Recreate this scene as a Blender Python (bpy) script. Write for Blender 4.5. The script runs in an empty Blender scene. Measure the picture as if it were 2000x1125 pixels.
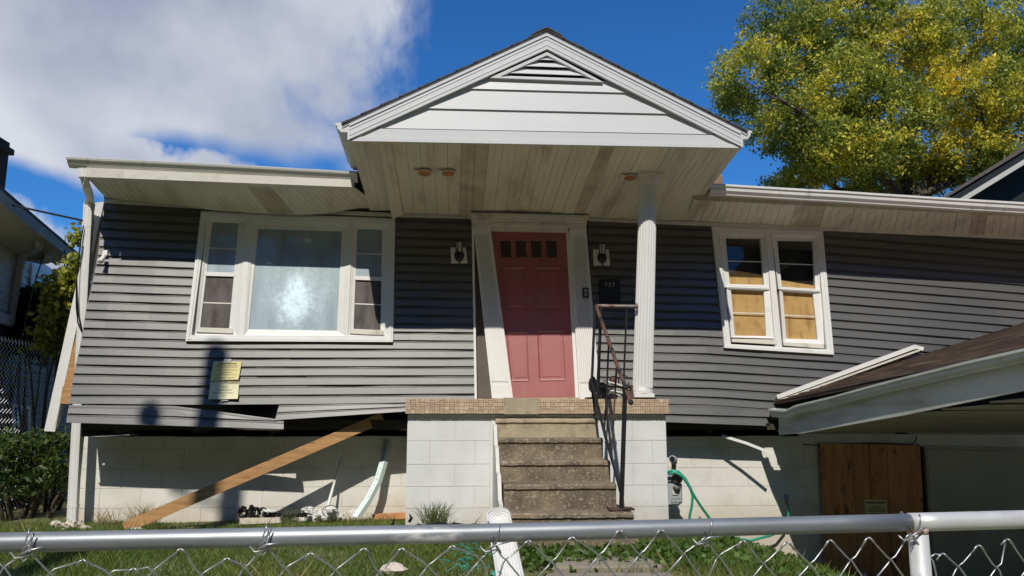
import bpy, bmesh, math, random
import numpy as np
from math import sin, cos, radians, pi, atan2, sqrt
from mathutils import Vector as V
random.seed(7); rng = np.random.default_rng(7)
S = bpy.context.scene
COL = S.collection
# ------------------------------------------------------------------ camera
F = 1540.0; PITCH = radians(9.5); YAW = radians(4.46); C = V((0, 0, 1.1))
cam = bpy.data.cameras.new('camera'); camo = bpy.data.objects.new('camera', cam); COL.objects.link(camo)
cam.sensor_width = 36.0; cam.lens = F / 2000 * 36; cam.clip_start = .05; cam.clip_end = 2000
camo.location = C; camo.rotation_euler = (pi / 2 + PITCH, 0, -YAW)
S.camera = camo
S.render.resolution_x = 1024; S.render.resolution_y = 576
# ------------------------------------------------------------------ light
SUN = V((.18, 1.0, -1.05)).normalized()
sl = bpy.data.lights.new('sun', 'SUN'); sl.energy = 3.7; sl.angle = radians(.5); sl.color = (1, .94, .83)
so = bpy.data.objects.new('sun', sl); COL.objects.link(so); so.location = (-10, -30, 40)
so.rotation_euler = SUN.to_track_quat('-Z', 'Y').to_euler()
S.view_settings.view_transform = 'Standard'; S.view_settings.look = 'None'
S.view_settings.exposure = 0; S.view_settings.gamma = 1; S.view_settings.use_curve_mapping = False
w = bpy.data.worlds.new('World'); S.world = w; w.use_nodes = True
def build_world():
    nt = w.node_tree; N = nt.nodes; L = nt.links; N.clear()
    out = N.new('ShaderNodeOutputWorld'); bg = N.new('ShaderNodeBackground'); bg.inputs[1].default_value = .085
    L.new(bg.outputs[0], out.inputs[0])
    sky = N.new('ShaderNodeTexSky'); sky.sky_type = 'NISHITA'; sky.sun_disc = False
    sky.sun_elevation = math.asin(-SUN.z); sky.sun_rotation = atan2(-SUN.x, -SUN.y)
    sky.air_density = 1.0; sky.dust_density = .15; sky.ozone_density = 2.5
    tint = N.new('ShaderNodeMix'); tint.data_type = 'RGBA'; tint.blend_type = 'MULTIPLY'; tint.inputs[0].default_value = 1
    L.new(sky.outputs[0], tint.inputs[6]); tint.inputs[7].default_value = (.28, .82, 1.42, 1)
    tc = N.new('ShaderNodeTexCoord'); D = tc.outputs['Generated']
    def dot(v):
        d = N.new('ShaderNodeVectorMath'); d.operation = 'DOT_PRODUCT'; L.new(D, d.inputs[0]); d.inputs[1].default_value = v; return d.outputs['Value']
    def m(op, a, b=None, c=None, clamp=False):
        n = N.new('ShaderNodeMath'); n.operation = op; n.use_clamp = clamp
        for i, x in enumerate((a, b, c)):
            if x is None: continue
            if isinstance(x, (int, float)): n.inputs[i].default_value = x
            else: L.new(x, n.inputs[i])
        return n.outputs[0]
    def noise(sc, det, ro=.5, dist=0, off=(0, 0, 0), st=(1, 1, 1)):
        mp = N.new('ShaderNodeMapping'); L.new(D, mp.inputs[0]); mp.inputs[1].default_value = off; mp.inputs[3].default_value = st
        n = N.new('ShaderNodeTexNoise'); L.new(mp.outputs[0], n.inputs['Vector']); n.inputs['Scale'].default_value = sc
        n.inputs['Detail'].default_value = det; n.inputs['Roughness'].default_value = ro; n.inputs['Distortion'].default_value = dist
        return n.outputs[0]
    n1 = noise(4.2, 9, .58, .35, (3.1, .4, 0)); n2 = noise(2.6, 4, .5, .1, (1, 2, 5))
    # weather: cloud bank to the left, open sky to the right
    r = ray(880, 110); nrm = V((cos(YAW), -sin(YAW), 0)) * .93 + V((0, 0, 1)) * -.36
    k0 = nrm.normalized().dot(r.normalized())
    side = m('SUBTRACT', k0, dot(tuple(nrm.normalized())))           # > 0 on the cloudy side
    # out of view, the bank's reach is set for its fill light; clear sky beyond
    ctr = ray(150, 60).normalized(); reach = m('SUBTRACT', dot(tuple(ctr)), cos(radians(78)))
    side = m('MINIMUM', side, m('MULTIPLY', reach, .9))
    cover = m('ADD', m('MULTIPLY', side, 3.0), m('MULTIPLY', m('SUBTRACT', n1, .5), 1.75))
    # a rift in the bank
    a = ray(20, 205).normalized(); b = ray(440, 300).normalized(); g = a.cross(b).normalized()
    band = m('ABSOLUTE', m('ADD', dot(tuple(g)), m('MULTIPLY', m('SUBTRACT', n1, .5), .16)))
    rift = m('SUBTRACT', 1, m('DIVIDE', band, .045), clamp=True)
    rift = m('MULTIPLY', rift, m('MULTIPLY', m('SUBTRACT', n2, .42), 3.2, clamp=True))
    cover = m('SUBTRACT', cover, m('MULTIPLY', rift, 1.1))
    a = ray(-40, 320).normalized(); b = ray(200, 440).normalized(); g = a.cross(b).normalized()
    band = m('ABSOLUTE', m('ADD', dot(tuple(g)), m('MULTIPLY', m('SUBTRACT', n1, .5), .14)))
    rift = m('SUBTRACT', 1, m('DIVIDE', band, .07), clamp=True)
    cover = m('SUBTRACT', cover, m('MULTIPLY', rift, 1.3))
    fac = m('MULTIPLY', m('ADD', cover, .03), 2.6, clamp=True)
    sm = N.new('ShaderNodeMapRange'); sm.interpolation_type = 'SMOOTHSTEP'; L.new(fac, sm.inputs[0])
    thin = m('MULTIPLY', sm.outputs[0], .97)
    ramp = N.new('ShaderNodeValToRGB'); n3 = noise(3.4, 5, .5, .2, (.3, 1.7, 2.2))
    # thin edges are brighter, thick middle greyer
    thick = m('MULTIPLY_ADD', m('MULTIPLY', cover, .55, clamp=True), -.42, m('MULTIPLY_ADD', n3, 1.5, .02))
    L.new(thick, ramp.inputs[0])
    e = ramp.color_ramp.elements
    e[0].position = .18; e[0].color = (3.0, 3.45, 4.8, 1); e[1].position = .85; e[1].color = (8.2, 8.5, 9.2, 1)
    x = ramp.color_ramp.elements.new(.5); x.color = (4.4, 4.9, 6.3, 1)
    mix = N.new('ShaderNodeMix'); mix.data_type = 'RGBA'; L.new(thin, mix.inputs[0])
    L.new(tint.outputs[2], mix.inputs[6]); L.new(ramp.outputs[0], mix.inputs[7])
    L.new(mix.outputs[2], bg.inputs[0])
# ------------------------------------------------------------------ measuring helpers: a pixel of the photo -> a point on a real plane
fw = V((sin(YAW) * cos(PITCH), cos(YAW) * cos(PITCH), sin(PITCH))); rt = V((cos(YAW), -sin(YAW), 0)); up = rt.cross(fw)
def ray(x, y): return fw + rt * ((x - 1000) / F) - up * ((y - 562.5) / F)
def P(x, y, Y): d = ray(x, y); return C + d * (Y / d.y)
def PX(x, y, X): d = ray(x, y); return C + d * (X / d.x)
def PZ(x, y, z): d = ray(x, y); return C + d * ((z - C.z) / d.z)
def T(x, y, t): return C + ray(x, y) * t
KW, AW = .13, 7.84                                     # the front wall leans back: Y = AW + KW*z
def W(x, y, o=0): d = ray(x, y); return C + d * ((AW + KW * C.z - o) / (d.y - KW * d.z))
def PL(x, y, q, n): d = ray(x, y); return C + d * ((q - C).dot(n) / d.dot(n))
def lerp(a, b, t): return a + (b - a) * t
def interp(x, pts):
    if x <= pts[0][0]: return pts[0][1]
    for (a, fa), (b, fb) in zip(pts, pts[1:]):
        if x <= b: return fa + (fb - fa) * (x - a) / (b - a)
    return pts[-1][1]
build_world()
# ------------------------------------------------------------------ materials
MATS = {}
def pm(name, c, rough=.6, var=.12, scale=4, st=(1, 1, 1), bump=0, bscale=60, metal=0, c2=None, c2s=6, thr=.6, soft=.08, st2=(1, 1, 1), attr=False, spec=.5, coat=0, splash=None):
    m = bpy.data.materials.new(name); m.use_nodes = True; nt = m.node_tree; N = nt.nodes; L = nt.links
    b = N['Principled BSDF']; b.inputs['Roughness'].default_value = rough; b.inputs['Metallic'].default_value = metal
    b.inputs['Specular IOR Level'].default_value = spec; b.inputs['Coat Weight'].default_value = coat; b.inputs['Coat Roughness'].default_value = .5; b.inputs['Coat IOR'].default_value = 1.6
    tc = N.new('ShaderNodeTexCoord')
    def noise(s, stv, det=6, ro=.6):
        mp = N.new('ShaderNodeMapping'); L.new(tc.outputs['Object'], mp.inputs[0]); mp.inputs[3].default_value = stv
        n = N.new('ShaderNodeTexNoise'); L.new(mp.outputs[0], n.inputs['Vector']); n.inputs['Scale'].default_value = s
        n.inputs['Detail'].default_value = det; n.inputs['Roughness'].default_value = ro; return n.outputs[0]
    if attr:
        at = N.new('ShaderNodeAttribute'); at.attribute_name = 'Col'; base = at.outputs['Color']
    else:
        rgb = N.new('ShaderNodeRGB'); rgb.outputs[0].default_value = (*c, 1); base = rgb.outputs[0]
    mr = N.new('ShaderNodeMapRange'); L.new(noise(scale, st), mr.inputs[0]); mr.inputs[1].default_value = .28; mr.inputs[2].default_value = .72
    mr.inputs[3].default_value = 1 - var; mr.inputs[4].default_value = 1 + var
    mx = N.new('ShaderNodeMix'); mx.data_type = 'RGBA'; mx.blend_type = 'MULTIPLY'; mx.inputs[0].default_value = 1
    L.new(base, mx.inputs[6]); L.new(mr.outputs[0], mx.inputs[7]); col = mx.outputs[2]
    if c2:
        m2 = N.new('ShaderNodeMapRange'); m2.interpolation_type = 'SMOOTHSTEP'; L.new(noise(c2s, st2), m2.inputs[0])
        m2.inputs[1].default_value = thr - soft; m2.inputs[2].default_value = thr + soft
        m3 = N.new('ShaderNodeMix'); m3.data_type = 'RGBA'; L.new(m2.outputs[0], m3.inputs[0]); L.new(col, m3.inputs[6])
        m3.inputs[7].default_value = (*c2, 1); col = m3.outputs[2]
        if metal:
            inv = N.new('ShaderNodeMapRange'); L.new(m2.outputs[0], inv.inputs[0]); inv.inputs[3].default_value = metal; inv.inputs[4].default_value = 0
            L.new(inv.outputs[0], b.inputs['Metallic'])
    if splash:
        sx = N.new('ShaderNodeSeparateXYZ'); L.new(tc.outputs['Object'], sx.inputs[0]); ns = noise(3.5, (1, 1, 1), 8, .65)
        md = N.new('ShaderNodeMath'); md.operation = 'MULTIPLY_ADD'; L.new(ns, md.inputs[0]); md.inputs[1].default_value = -splash[1]; L.new(sx.outputs[2], md.inputs[2])
        ms = N.new('ShaderNodeMapRange'); ms.interpolation_type = 'SMOOTHSTEP'; L.new(md.outputs[0], ms.inputs[0]); ms.inputs[1].default_value = splash[0] - splash[1] * .8; ms.inputs[2].default_value = splash[0] - splash[1] * .1
        ms.inputs[3].default_value = splash[3]; ms.inputs[4].default_value = 0
        mz = N.new('ShaderNodeMix'); mz.data_type = 'RGBA'; L.new(ms.outputs[0], mz.inputs[0]); L.new(col, mz.inputs[6]); mz.inputs[7].default_value = (*splash[2], 1); col = mz.outputs[2]
    L.new(col, b.inputs['Base Color'])
    if bump:
        bp = N.new('ShaderNodeBump'); bp.inputs['Strength'].default_value = bump; bp.inputs['Distance'].default_value = .01
        L.new(noise(bscale, st), bp.inputs['Height']); L.new(bp.outputs[0], b.inputs['Normal'])
    MATS[name] = m; return m
sid = pm('grey_vinyl', (.066, .064, .058), .5, .10, .9, (1, 1, 4), .10, 30, c2=(.048, .047, .043), c2s=1.3, thr=.56, soft=.16, st2=(1, 1, .45), spec=1.0, coat=.36)
white = pm('white_paint', (.74, .74, .72), .45, .05, 3, bump=.04, bscale=40, c2=(.55, .53, .47), c2s=2.5, thr=.70, soft=.12)
alu = pm('white_aluminium', (.66, .67, .68), .42, .04, 1.2, (1, 1, 3), .06, 9, c2=(.63, .65, .68), c2s=1.6, thr=.63, soft=.2, st2=(2.5, 1, .35))
guttm = pm('gutter_aluminium', (.74, .74, .72), .3, .06, 2, (1, 1, 4), .05, 20, c2=(.42, .41, .36), c2s=3.5, thr=.69, soft=.1, st2=(2, 1, .5))
soff = pm('soffit_vinyl', (.72, .69, .57), .55, .08, 3, (1, .25, 1), c2=(.45, .40, .31), c2s=1.8, thr=.62, soft=.16, st2=(2.5, .5, 1))
soffd = pm('stained_soffit', (.56, .51, .40), .6, .2, 4, (2, .4, 1), c2=(.40, .35, .26), c2s=4, thr=.55, soft=.2)
trimc = pm('cream_trim', (.66, .64, .56), .5, .07, 4, c2=(.42, .38, .30), c2s=5, thr=.66, soft=.12)
blk = pm('painted_block', (.78, .765, .71), .7, .05, 5, bump=.28, bscale=55, c2=(.58, .55, .48), c2s=2.0, thr=.62, soft=.2, splash=(.10, .45, (.56, .47, .36), .6))
blkw = pm('white_painted_block', (.74, .745, .735), .65, .04, 5, bump=.22, bscale=55, c2=(.60, .60, .58), c2s=2.2, thr=.64, soft=.2, splash=(.16, .5, (.50, .45, .36), .7))
mortar = pm('painted_mortar', (.70, .685, .64), .75, .08, 9, bump=.3, bscale=90)
conc = pm('worn_concrete', (.205, .162, .108), .85, .55, 5, bump=1.0, bscale=75, c2=(.44, .39, .31), c2s=40, thr=.62, soft=.10)
conc2 = pm('plain_concrete', (.42, .35, .235), .85, .15, 8, bump=.5, bscale=60, c2=(.30, .25, .17), c2s=9, thr=.6, soft=.08)
doorm = pm('red_door_paint', (.315, .060, .050), .52, .16, 3, (1, 1, .4), .12, 40, c2=(.34, .085, .075), c2s=5, thr=.58, soft=.15, spec=1.0, coat=.5)
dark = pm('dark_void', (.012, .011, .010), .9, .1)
darkwood = pm('dark_wood', (.05, .04, .03), .8, .2, 5)
blackm = pm('black_metal', (.018, .018, .020), .45, .2, 8, metal=.3, c2=(.09, .035, .018), c2s=9, thr=.66, soft=.06)
rust = pm('rusted_iron', (.115, .060, .042), .75, .3, 14, bump=.3, bscale=80, c2=(.02, .018, .018), c2s=9, thr=.54, soft=.04)
blackp = pm('black_plastic', (.012, .012, .013), .4, .2, 6)
galv = pm('galvanised_steel', (.29, .31, .335), .46, .28, 9, (.25, 1, 1),   .04, 60, metal=.6, c2=(.55, .56, .57), c2s=9, thr=.66, soft=.05, st2=(.5, 1, 1))
galvw = pm('painted_steel', (.62, .63, .63), .45, .1, 6, metal=.3, c2=(.33, .34, .36), c2s=7, thr=.60, soft=.05, st2=(.5, 1, 1))
wirem = pm('galvanised_wire', (.46, .47, .48), .4, .2, 30, metal=.75)
wired = pm('old_wire', (.85, .85, .85), .5, .15, 30)
lumber = pm('new_lumber', (.46, .25, .10), .6, .3, 3.5, (1, 8, 8), .1, 30, c2=(.28, .13, .05), c2s=6, thr=.64, soft=.06, st2=(1, 5, 5))
ply = pm('plywood', (.58, .36, .13), .65, .14, 5, (1, 1, 3), .05, 40, c2=(.40, .21, .07), c2s=5, thr=.60, soft=.1, st2=(3, 1, .8))
plyd = pm('weathered_plywood', (.58, .28, .11), .75, .3, 6, (2.5, 1, .5), .1, 40, c2=(.14, .07, .03), c2s=7, thr=.62, soft=.07, st2=(1.4, 1, .6))
shing = pm('asphalt_shingle', (.10, .085, .075), .9, .3, 9, bump=.5, bscale=150)
shingb = pm('brown_shingle', (.235, .175, .140), .9, .3, 3.0, (3, 1, 3), .5, 120, c2=(.42, .34, .26), c2s=3, thr=.60, soft=.15, st2=(3, .6, 3))
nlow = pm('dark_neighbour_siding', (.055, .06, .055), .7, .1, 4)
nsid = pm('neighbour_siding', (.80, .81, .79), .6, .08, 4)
teal = pm('dark_teal_siding', (.010, .018, .021), .6, .2, 4)
lawnm = pm('lawn_soil', (.17, .175, .075), .95, .5, 6, bump=.6, bscale=30, c2=(.22, .18, .10), c2s=3, thr=.62, soft=.1)
drv = pm('driveway_concrete', (.44, .41, .34), .9, .2, 5, bump=.3, bscale=60)
tilem = pm('mosaic_tile', (0, 0, 0), .55, .08, 20, attr=True)
stone = pm('pale_rubble', (.66, .58, .48), .85, .18, 16, bump=.5, bscale=40)
hosem = pm('green_rubber', (.035, .36, .235), .35, .08, 10)
gas = pm('meter_grey', (.36, .42, .45), .5, .12, 8)
brownp = pm('brown_pipe', (.24, .16, .09), .6, .2, 10)
ptop = 0
paper = pm('yellow_paper', (.74, .66, .30), .7, .05, 8)
paper2 = pm('pale_yellow_paper', (.76, .72, .47), .7, .05, 8)
ink = pm('ink', (.09, .085, .06), .8, .05)
tape = pm('clear_tape', (.62, .62, .58), .35, .05)
brickm = pm('chimney_brick', (.30, .17, .12), .85, .3, 20, bump=.4, bscale=60)
bark = pm('bark', (.085, .068, .05), .9, .35, 6, (3, 3, .5), .6, 20)
pvc = pm('white_pvc', (.78, .78, .76), .4, .05)
plast = pm('plaster_debris', (.72, .71, .68), .8, .12, 15, bump=.5, bscale=50)
steelg = pm('grey_green_flashing', (.47, .55, .53), .45, .1, 5, metal=.3)
netm = pm('green_netting', (.04, .27, .20), .6, .2, 20)
pave = pm('path_stone', (.27, .235, .18), .9, .25, 7, bump=.5, bscale=50)
polem = pm('pole_wood', (.12, .09, .065), .9, .25, 5, (3, 3, .4))
orangeb = pm('orange_brick', (.55, .26, .11), .8, .2, 12)
weldm = pm('rust_stain', (.55, .50, .46), .7, .2, 20, c2=(.42, .20, .08), c2s=60, thr=.5, soft=.12)
tarmac = pm('street_concrete', (.40, .37, .31), .9, .2, 8)
glassdark = pm('dark_pane', (.022, .010, .010), .06, .1)
lampglass = pm('lamp_glass', (.45, .45, .42), .2, .1)
def leafmat(name, trans=.35):
    m = bpy.data.materials.new(name); m.use_nodes = True; nt = m.node_tree; N = nt.nodes; L = nt.links
    N.remove(N['Principled BSDF']); out = N['Material Output']
    at = N.new('ShaderNodeAttribute'); at.attribute_name = 'Col'
    d = N.new('ShaderNodeBsdfPrincipled'); d.inputs['Roughness'].default_value = .45; d.inputs['Specular IOR Level'].default_value = .35
    t = N.new('ShaderNodeBsdfTranslucent'); mx = N.new('ShaderNodeMixShader'); mx.inputs[0].default_value = trans
    L.new(at.outputs['Color'], d.inputs['Base Color']); L.new(at.outputs['Color'], t.inputs['Color'])
    L.new(d.outputs[0], mx.inputs[1]); L.new(t.outputs[0], mx.inputs[2]); L.new(mx.outputs[0], out.inputs[0]); return m
leafm = leafmat('leaves', .42); grassm = leafmat('grass_blades', .3)
def dusty(name, base, dust, lo, hi, sheen_patches=None, scale=5):
    m = bpy.data.materials.new(name); m.use_nodes = True; nt = m.node_tree; N = nt.nodes; L = nt.links
    b = N['Principled BSDF']; out = N['Material Output']
    b.inputs['Base Color'].default_value = (*base, 1); b.inputs['Roughness'].default_value = .04
    d = N.new('ShaderNodeBsdfGlossy'); d.inputs['Color'].default_value = (*dust, 1); d.inputs['Roughness'].default_value = .62
    g0 = d; d2 = N.new('ShaderNodeBsdfDiffuse'); d2.inputs['Color'].default_value = (*dust, 1); d = N.new('ShaderNodeMixShader'); d.inputs[0].default_value = .5; L.new(g0.outputs[0], d.inputs[1]); L.new(d2.outputs[0], d.inputs[2])
    tc = N.new('ShaderNodeTexCoord'); n = N.new('ShaderNodeTexNoise'); mp = N.new('ShaderNodeMapping')
    L.new(tc.outputs['Object'], mp.inputs[0]); mp.inputs[3].default_value = (1.6, 1, .5); L.new(mp.outputs[0], n.inputs['Vector'])
    n.inputs['Scale'].default_value = scale; n.inputs['Detail'].default_value = 8; n.inputs['Roughness'].default_value = .62
    mr = N.new('ShaderNodeMapRange'); L.new(n.outputs[0], mr.inputs[0]); mr.inputs[1].default_value = .3; mr.inputs[2].default_value = .7
    mr.inputs[3].default_value = lo; mr.inputs[4].default_value = hi; fac = mr.outputs[0]
    if sheen_patches:
        for (cx, cz, r, s, hole) in sheen_patches:
            vm = N.new('ShaderNodeVectorMath'); vm.operation = 'SUBTRACT'; L.new(tc.outputs['Object'], vm.inputs[0]); vm.inputs[1].default_value = (cx, 0, cz)
            v2 = N.new('ShaderNodeVectorMath'); v2.operation = 'MULTIPLY'; L.new(vm.outputs[0], v2.inputs[0]); v2.inputs[1].default_value = (1.15, 0, 1)
            ln = N.new('ShaderNodeVectorMath'); ln.operation = 'LENGTH'; L.new(v2.outputs[0], ln.inputs[0])
            n2 = N.new('ShaderNodeTexNoise'); L.new(tc.outputs['Object'], n2.inputs['Vector']); n2.inputs['Scale'].default_value = 19; n2.inputs['Detail'].default_value = 12; n2.inputs['Roughness'].default_value = .78
            ma = N.new('ShaderNodeMath'); ma.operation = 'MULTIPLY_ADD'; L.new(n2.outputs[0], ma.inputs[0]); ma.inputs[1].default_value = r * 1.9; L.new(ln.outputs['Value'], ma.inputs[2])
            m4 = N.new('ShaderNodeMapRange'); m4.interpolation_type = 'SMOOTHSTEP'; L.new(ma.outputs[0], m4.inputs[0]); m4.inputs[1].default_value = r * 1.15; m4.inputs[2].default_value = r * 1.95
            m4.inputs[3].default_value = s; m4.inputs[4].default_value = 0
            if hole:
                m5 = N.new('ShaderNodeMapRange'); m5.interpolation_type = 'SMOOTHSTEP'; L.new(ma.outputs[0], m5.inputs[0]); m5.inputs[1].default_value = r * .85; m5.inputs[2].default_value = r * 1.35
                m5.inputs[3].default_value = .25; m5.inputs[4].default_value = 1; mm = N.new('ShaderNodeMath'); mm.operation = 'MULTIPLY'; L.new(m4.outputs[0], mm.inputs[0]); L.new(m5.outputs[0], mm.inputs[1]); m4 = mm
            ad = N.new('ShaderNodeMath'); ad.operation = 'ADD'; ad.use_clamp = True; L.new(fac, ad.inputs[0]); L.new((m4.outputs[0]), ad.inputs[1]); fac = ad.outputs[0]
    mx = N.new('ShaderNodeMixShader'); L.new(fac, mx.inputs[0]); L.new(b.outputs[0], mx.inputs[1]); L.new(d.outputs[0], mx.inputs[2]); L.new(mx.outputs[0], out.inputs[0])
    return m
def clearglass(name):
    m = bpy.data.materials.new(name); m.use_nodes = True; nt = m.node_tree; N = nt.nodes; L = nt.links
    N.remove(N['Principled BSDF']); out = N['Material Output']
    t = N.new('ShaderNodeBsdfTransparent'); t.inputs[0].default_value = (.93, .94, .93, 1)
    g = N.new('ShaderNodeBsdfGlossy'); g.inputs['Roughness'].default_value = .02; g.inputs[0].default_value = (1, 1, 1, 1)
    fr = N.new('ShaderNodeFresnel'); fr.inputs[0].default_value = 1.5
    mx = N.new('ShaderNodeMixShader'); L.new(fr.outputs[0], mx.inputs[0]); L.new(t.outputs[0], mx.inputs[1]); L.new(g.outputs[0], mx.inputs[2])
    L.new(mx.outputs[0], out.inputs[0]); return m
glass = clearglass('clear_pane')
# ------------------------------------------------------------------ geometry builder
def wloc(o):
    v = V((0, 0, 0))
    while o: v += o.location; o = o.parent
    return v
class MB:
    def __init__(s): s.v = []; s.f = []; s.c = []
    def poly(s, pts, col=None):
        n = len(s.v); s.v += [tuple(p) for p in pts]; s.f.append(tuple(range(n, n + len(pts)))); s.c.append(col)
    def grid(s, rows, close=False, col=None):
        n = len(s.v); m = len(rows[0])
        for r in rows: s.v += [tuple(p) for p in r]
        for i in range(len(rows) - 1):
            for j in range(m if close else m - 1):
                k = (j + 1) % m
                s.f.append((n + i * m + j, n + i * m + k, n + (i + 1) * m + k, n + (i + 1) * m + j)); s.c.append(col)
        return n, m
    def prism(s, pts, d, col=None, bev=0):
        d = V(d); pts = [V(p) for p in pts]; n = len(s.v); k = len(pts)
        if bev:
            c = sum(pts, V()) / k; fr = []
            for p in pts: q = c - p; fr.append(p + q * min(.4, bev / max(q.length, 1e-4) * 1.3))
            s.v += [tuple(p) for p in fr] + [tuple(p + d.normalized() * bev) for p in pts] + [tuple(p + d) for p in pts]; R = 3
        else:
            s.v += [tuple(p) for p in pts] + [tuple(p + d) for p in pts]; R = 2
        s.f.append(tuple(range(n, n + k))); s.f.append(tuple(range(n + (R - 1) * k, n + R * k))[::-1]); s.c += [col, col]
        for r in range(R - 1):
            for i in range(k):
                j = (i + 1) % k
                s.f.append((n + r * k + i, n + (r + 1) * k + i, n + (r + 1) * k + j, n + r * k + j)); s.c.append(col)
    def box(s, a, b, col=None, bev=0):
        (x0, y0, z0), (x1, y1, z1) = a, b
        s.prism([(x0, y0, z0), (x1, y0, z0), (x1, y0, z1), (x0, y0, z1)], (0, y1 - y0, 0), col, bev)
    def sweep(s, pts, prof, ref=(0, 1, 0), caps=True, closed=True, col=None, scl=None):
        pts = [V(p) for p in pts]; rows = []; ref = V(ref)
        for i, p in enumerate(pts):
            a = pts[max(i - 1, 0)]; b = pts[min(i + 1, len(pts) - 1)]; t = (b - a).normalized()
            sd = t.cross(ref)
            if sd.length < .05: sd = t.cross(V((1, 0, 0)))
            sd.normalize(); ot = sd.cross(t).normalized(); k = scl[i] if scl else 1
            rows.append([p + sd * (x * k) + ot * (y * k) for x, y in prof])
        n, m = s.grid(rows, closed, col)
        if caps and closed:
            s.f.append(tuple(range(n, n + m))[::-1]); s.f.append(tuple(range(n + (len(pts) - 1) * m, n + len(pts) * m))); s.c += [col, col]
    def tube(s, pts, r, n=6, ref=(0, 1, 0), scl=None, col=None):
        s.sweep(pts, [(r * cos(2 * pi * i / n), r * sin(2 * pi * i / n)) for i in range(n)], ref, True, True, col, scl)
    def blob(s, c, r, sq=(1, 1, 1), jit=.25, n=7, m=5, col=None):
        c = V(c); rows = []
        for i in range(m + 1):
            th = pi * i / m; row = []
            for j in range(n):
                ph = 2 * pi * j / n; k = r * (1 + random.uniform(-jit, jit)) if 0 < i < m else r
                row.append(c + V((sin(th) * cos(ph) * sq[0], sin(th) * sin(ph) * sq[1], cos(th) * sq[2])) * k)
            rows.append(row)
        s.grid(rows, True, col)
    def build(s, name, mat, parent=None, smooth=False, loc=None, recalc=True):
        off = wloc(parent) if parent else V(loc or (0, 0, 0))
        me = bpy.data.meshes.new(name); me.from_pydata([(x - off.x, y - off.y, z - off.z) for x, y, z in s.v], [], s.f)
        if recalc:
            bm = bmesh.new(); bm.from_mesh(me); bmesh.ops.recalc_face_normals(bm, faces=bm.faces); bm.to_mesh(me); bm.free()
        if any(c is not None for c in s.c):
            a = me.attributes.new('Col', 'FLOAT_COLOR', 'FACE')
            a.data.foreach_set('color', np.array([(*(c or (.5, .5, .5)), 1) for c in s.c], dtype=np.float32).ravel())
        if smooth: me.polygons.foreach_set('use_smooth', [True] * len(me.polygons))
        me.materials.append(mat); o = bpy.data.objects.new(name, me); COL.objects.link(o)
        if parent: o.parent = parent
        else: o.location = off
        return o
def fast(name, verts, faces, cols, mat, parent=None, nside=4, loc=(0, 0, 0)):
    off = np.array(wloc(parent)) if parent else np.array(loc)
    me = bpy.data.meshes.new(name); nv = len(verts); nf = len(faces)
    me.vertices.add(nv); me.vertices.foreach_set('co', (verts - off).astype(np.float32).ravel())
    me.loops.add(nf * nside); me.loops.foreach_set('vertex_index', faces.astype(np.int32).ravel())
    me.polygons.add(nf); me.polygons.foreach_set('loop_start', np.arange(0, nf * nside, nside, dtype=np.int32))
    me.update(calc_edges=True)
    a = me.attributes.new('Col', 'FLOAT_COLOR', 'FACE'); a.data.foreach_set('color', np.c_[cols, np.ones(nf)].astype(np.float32).ravel())
    me.materials.append(mat); o = bpy.data.objects.new(name, me); COL.objects.link(o)
    if parent: o.parent = parent
    else: o.location = tuple(off)
    return o
def leaves(name, cen, size, cols, parent=None, droop=.5, aspect=.5, loc=(0, 0, 0), mat=None):
    n = len(cen); d = rng.normal(size=(n, 3)); d[:, 2] -= droop; d /= np.linalg.norm(d, axis=1)[:, None]
    s = np.cross(d, rng.normal(size=(n, 3))); s /= np.linalg.norm(s, axis=1)[:, None]
    L = (size * rng.uniform(.65, 1.35, n))[:, None]
    v = np.stack([cen - d * L * .5, cen + s * L * aspect * .5, cen + d * L * .5, cen - s * L * aspect * .5], 1).reshape(-1, 3)
    return fast(name, v, np.arange(4 * n).reshape(n, 4), cols, mat or leafm, parent, 4, loc)
def tag(o, label=None, cat=None, group=None, kind=None):
    if label: o['label'] = label
    if cat: o['category'] = cat
    if group: o['group'] = group
    if kind: o['kind'] = kind
    return o
def thing(name, loc, label, cat, group=None):
    o = bpy.data.objects.new(name, None); COL.objects.link(o); o.location = loc; o.empty_display_size = .2
    return tag(o, label, cat, group)
def text(name, s, size, mat, parent, p, xdir, updir, nrm, depth=.001):
    cu = bpy.data.curves.new(name, 'FONT'); cu.body = s; cu.size = size; cu.align_x = 'CENTER'; cu.align_y = 'CENTER'; cu.resolution_u = 2; cu.extrude = depth
    t = bpy.data.objects.new(name + '_curve', cu); COL.objects.link(t); bpy.context.view_layer.update()
    me = bpy.data.meshes.new_from_object(t.evaluated_get(bpy.context.evaluated_depsgraph_get())); bpy.data.objects.remove(t)
    x = V(xdir).normalized(); z = V(nrm).normalized(); y = z.cross(x); off = wloc(parent)
    for v in me.vertices: q = V(p) + x * v.co.x + y * v.co.y + z * v.co.z - off; v.co = q
    me.materials.clear(); me.materials.append(mat); o = bpy.data.objects.new(name, me); COL.objects.link(o); o.parent = parent; return o
def px_prism(px, fn, th, mb=None, bev=0, **k):
    mb = mb or MB(); mb.prism([fn(*p) for p in px], (0, th, 0), bev=bev, **k); return mb
def ring(outer, inner, fo, fi, th):
    """frame between two pixel outlines"""
    mb = MB(); n = len(outer); O = [fo(*p) for p in outer]; I = [fi(*p) for p in inner]
    for i in range(n):
        j = (i + 1) % n; mb.prism([O[i], O[j], I[j], I[i]], (0, th, 0))
    return mb
def Wo(o): return lambda x, y: W(x, y, o)
def Pd(Y): return lambda x, y: P(x, y, Y)
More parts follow.
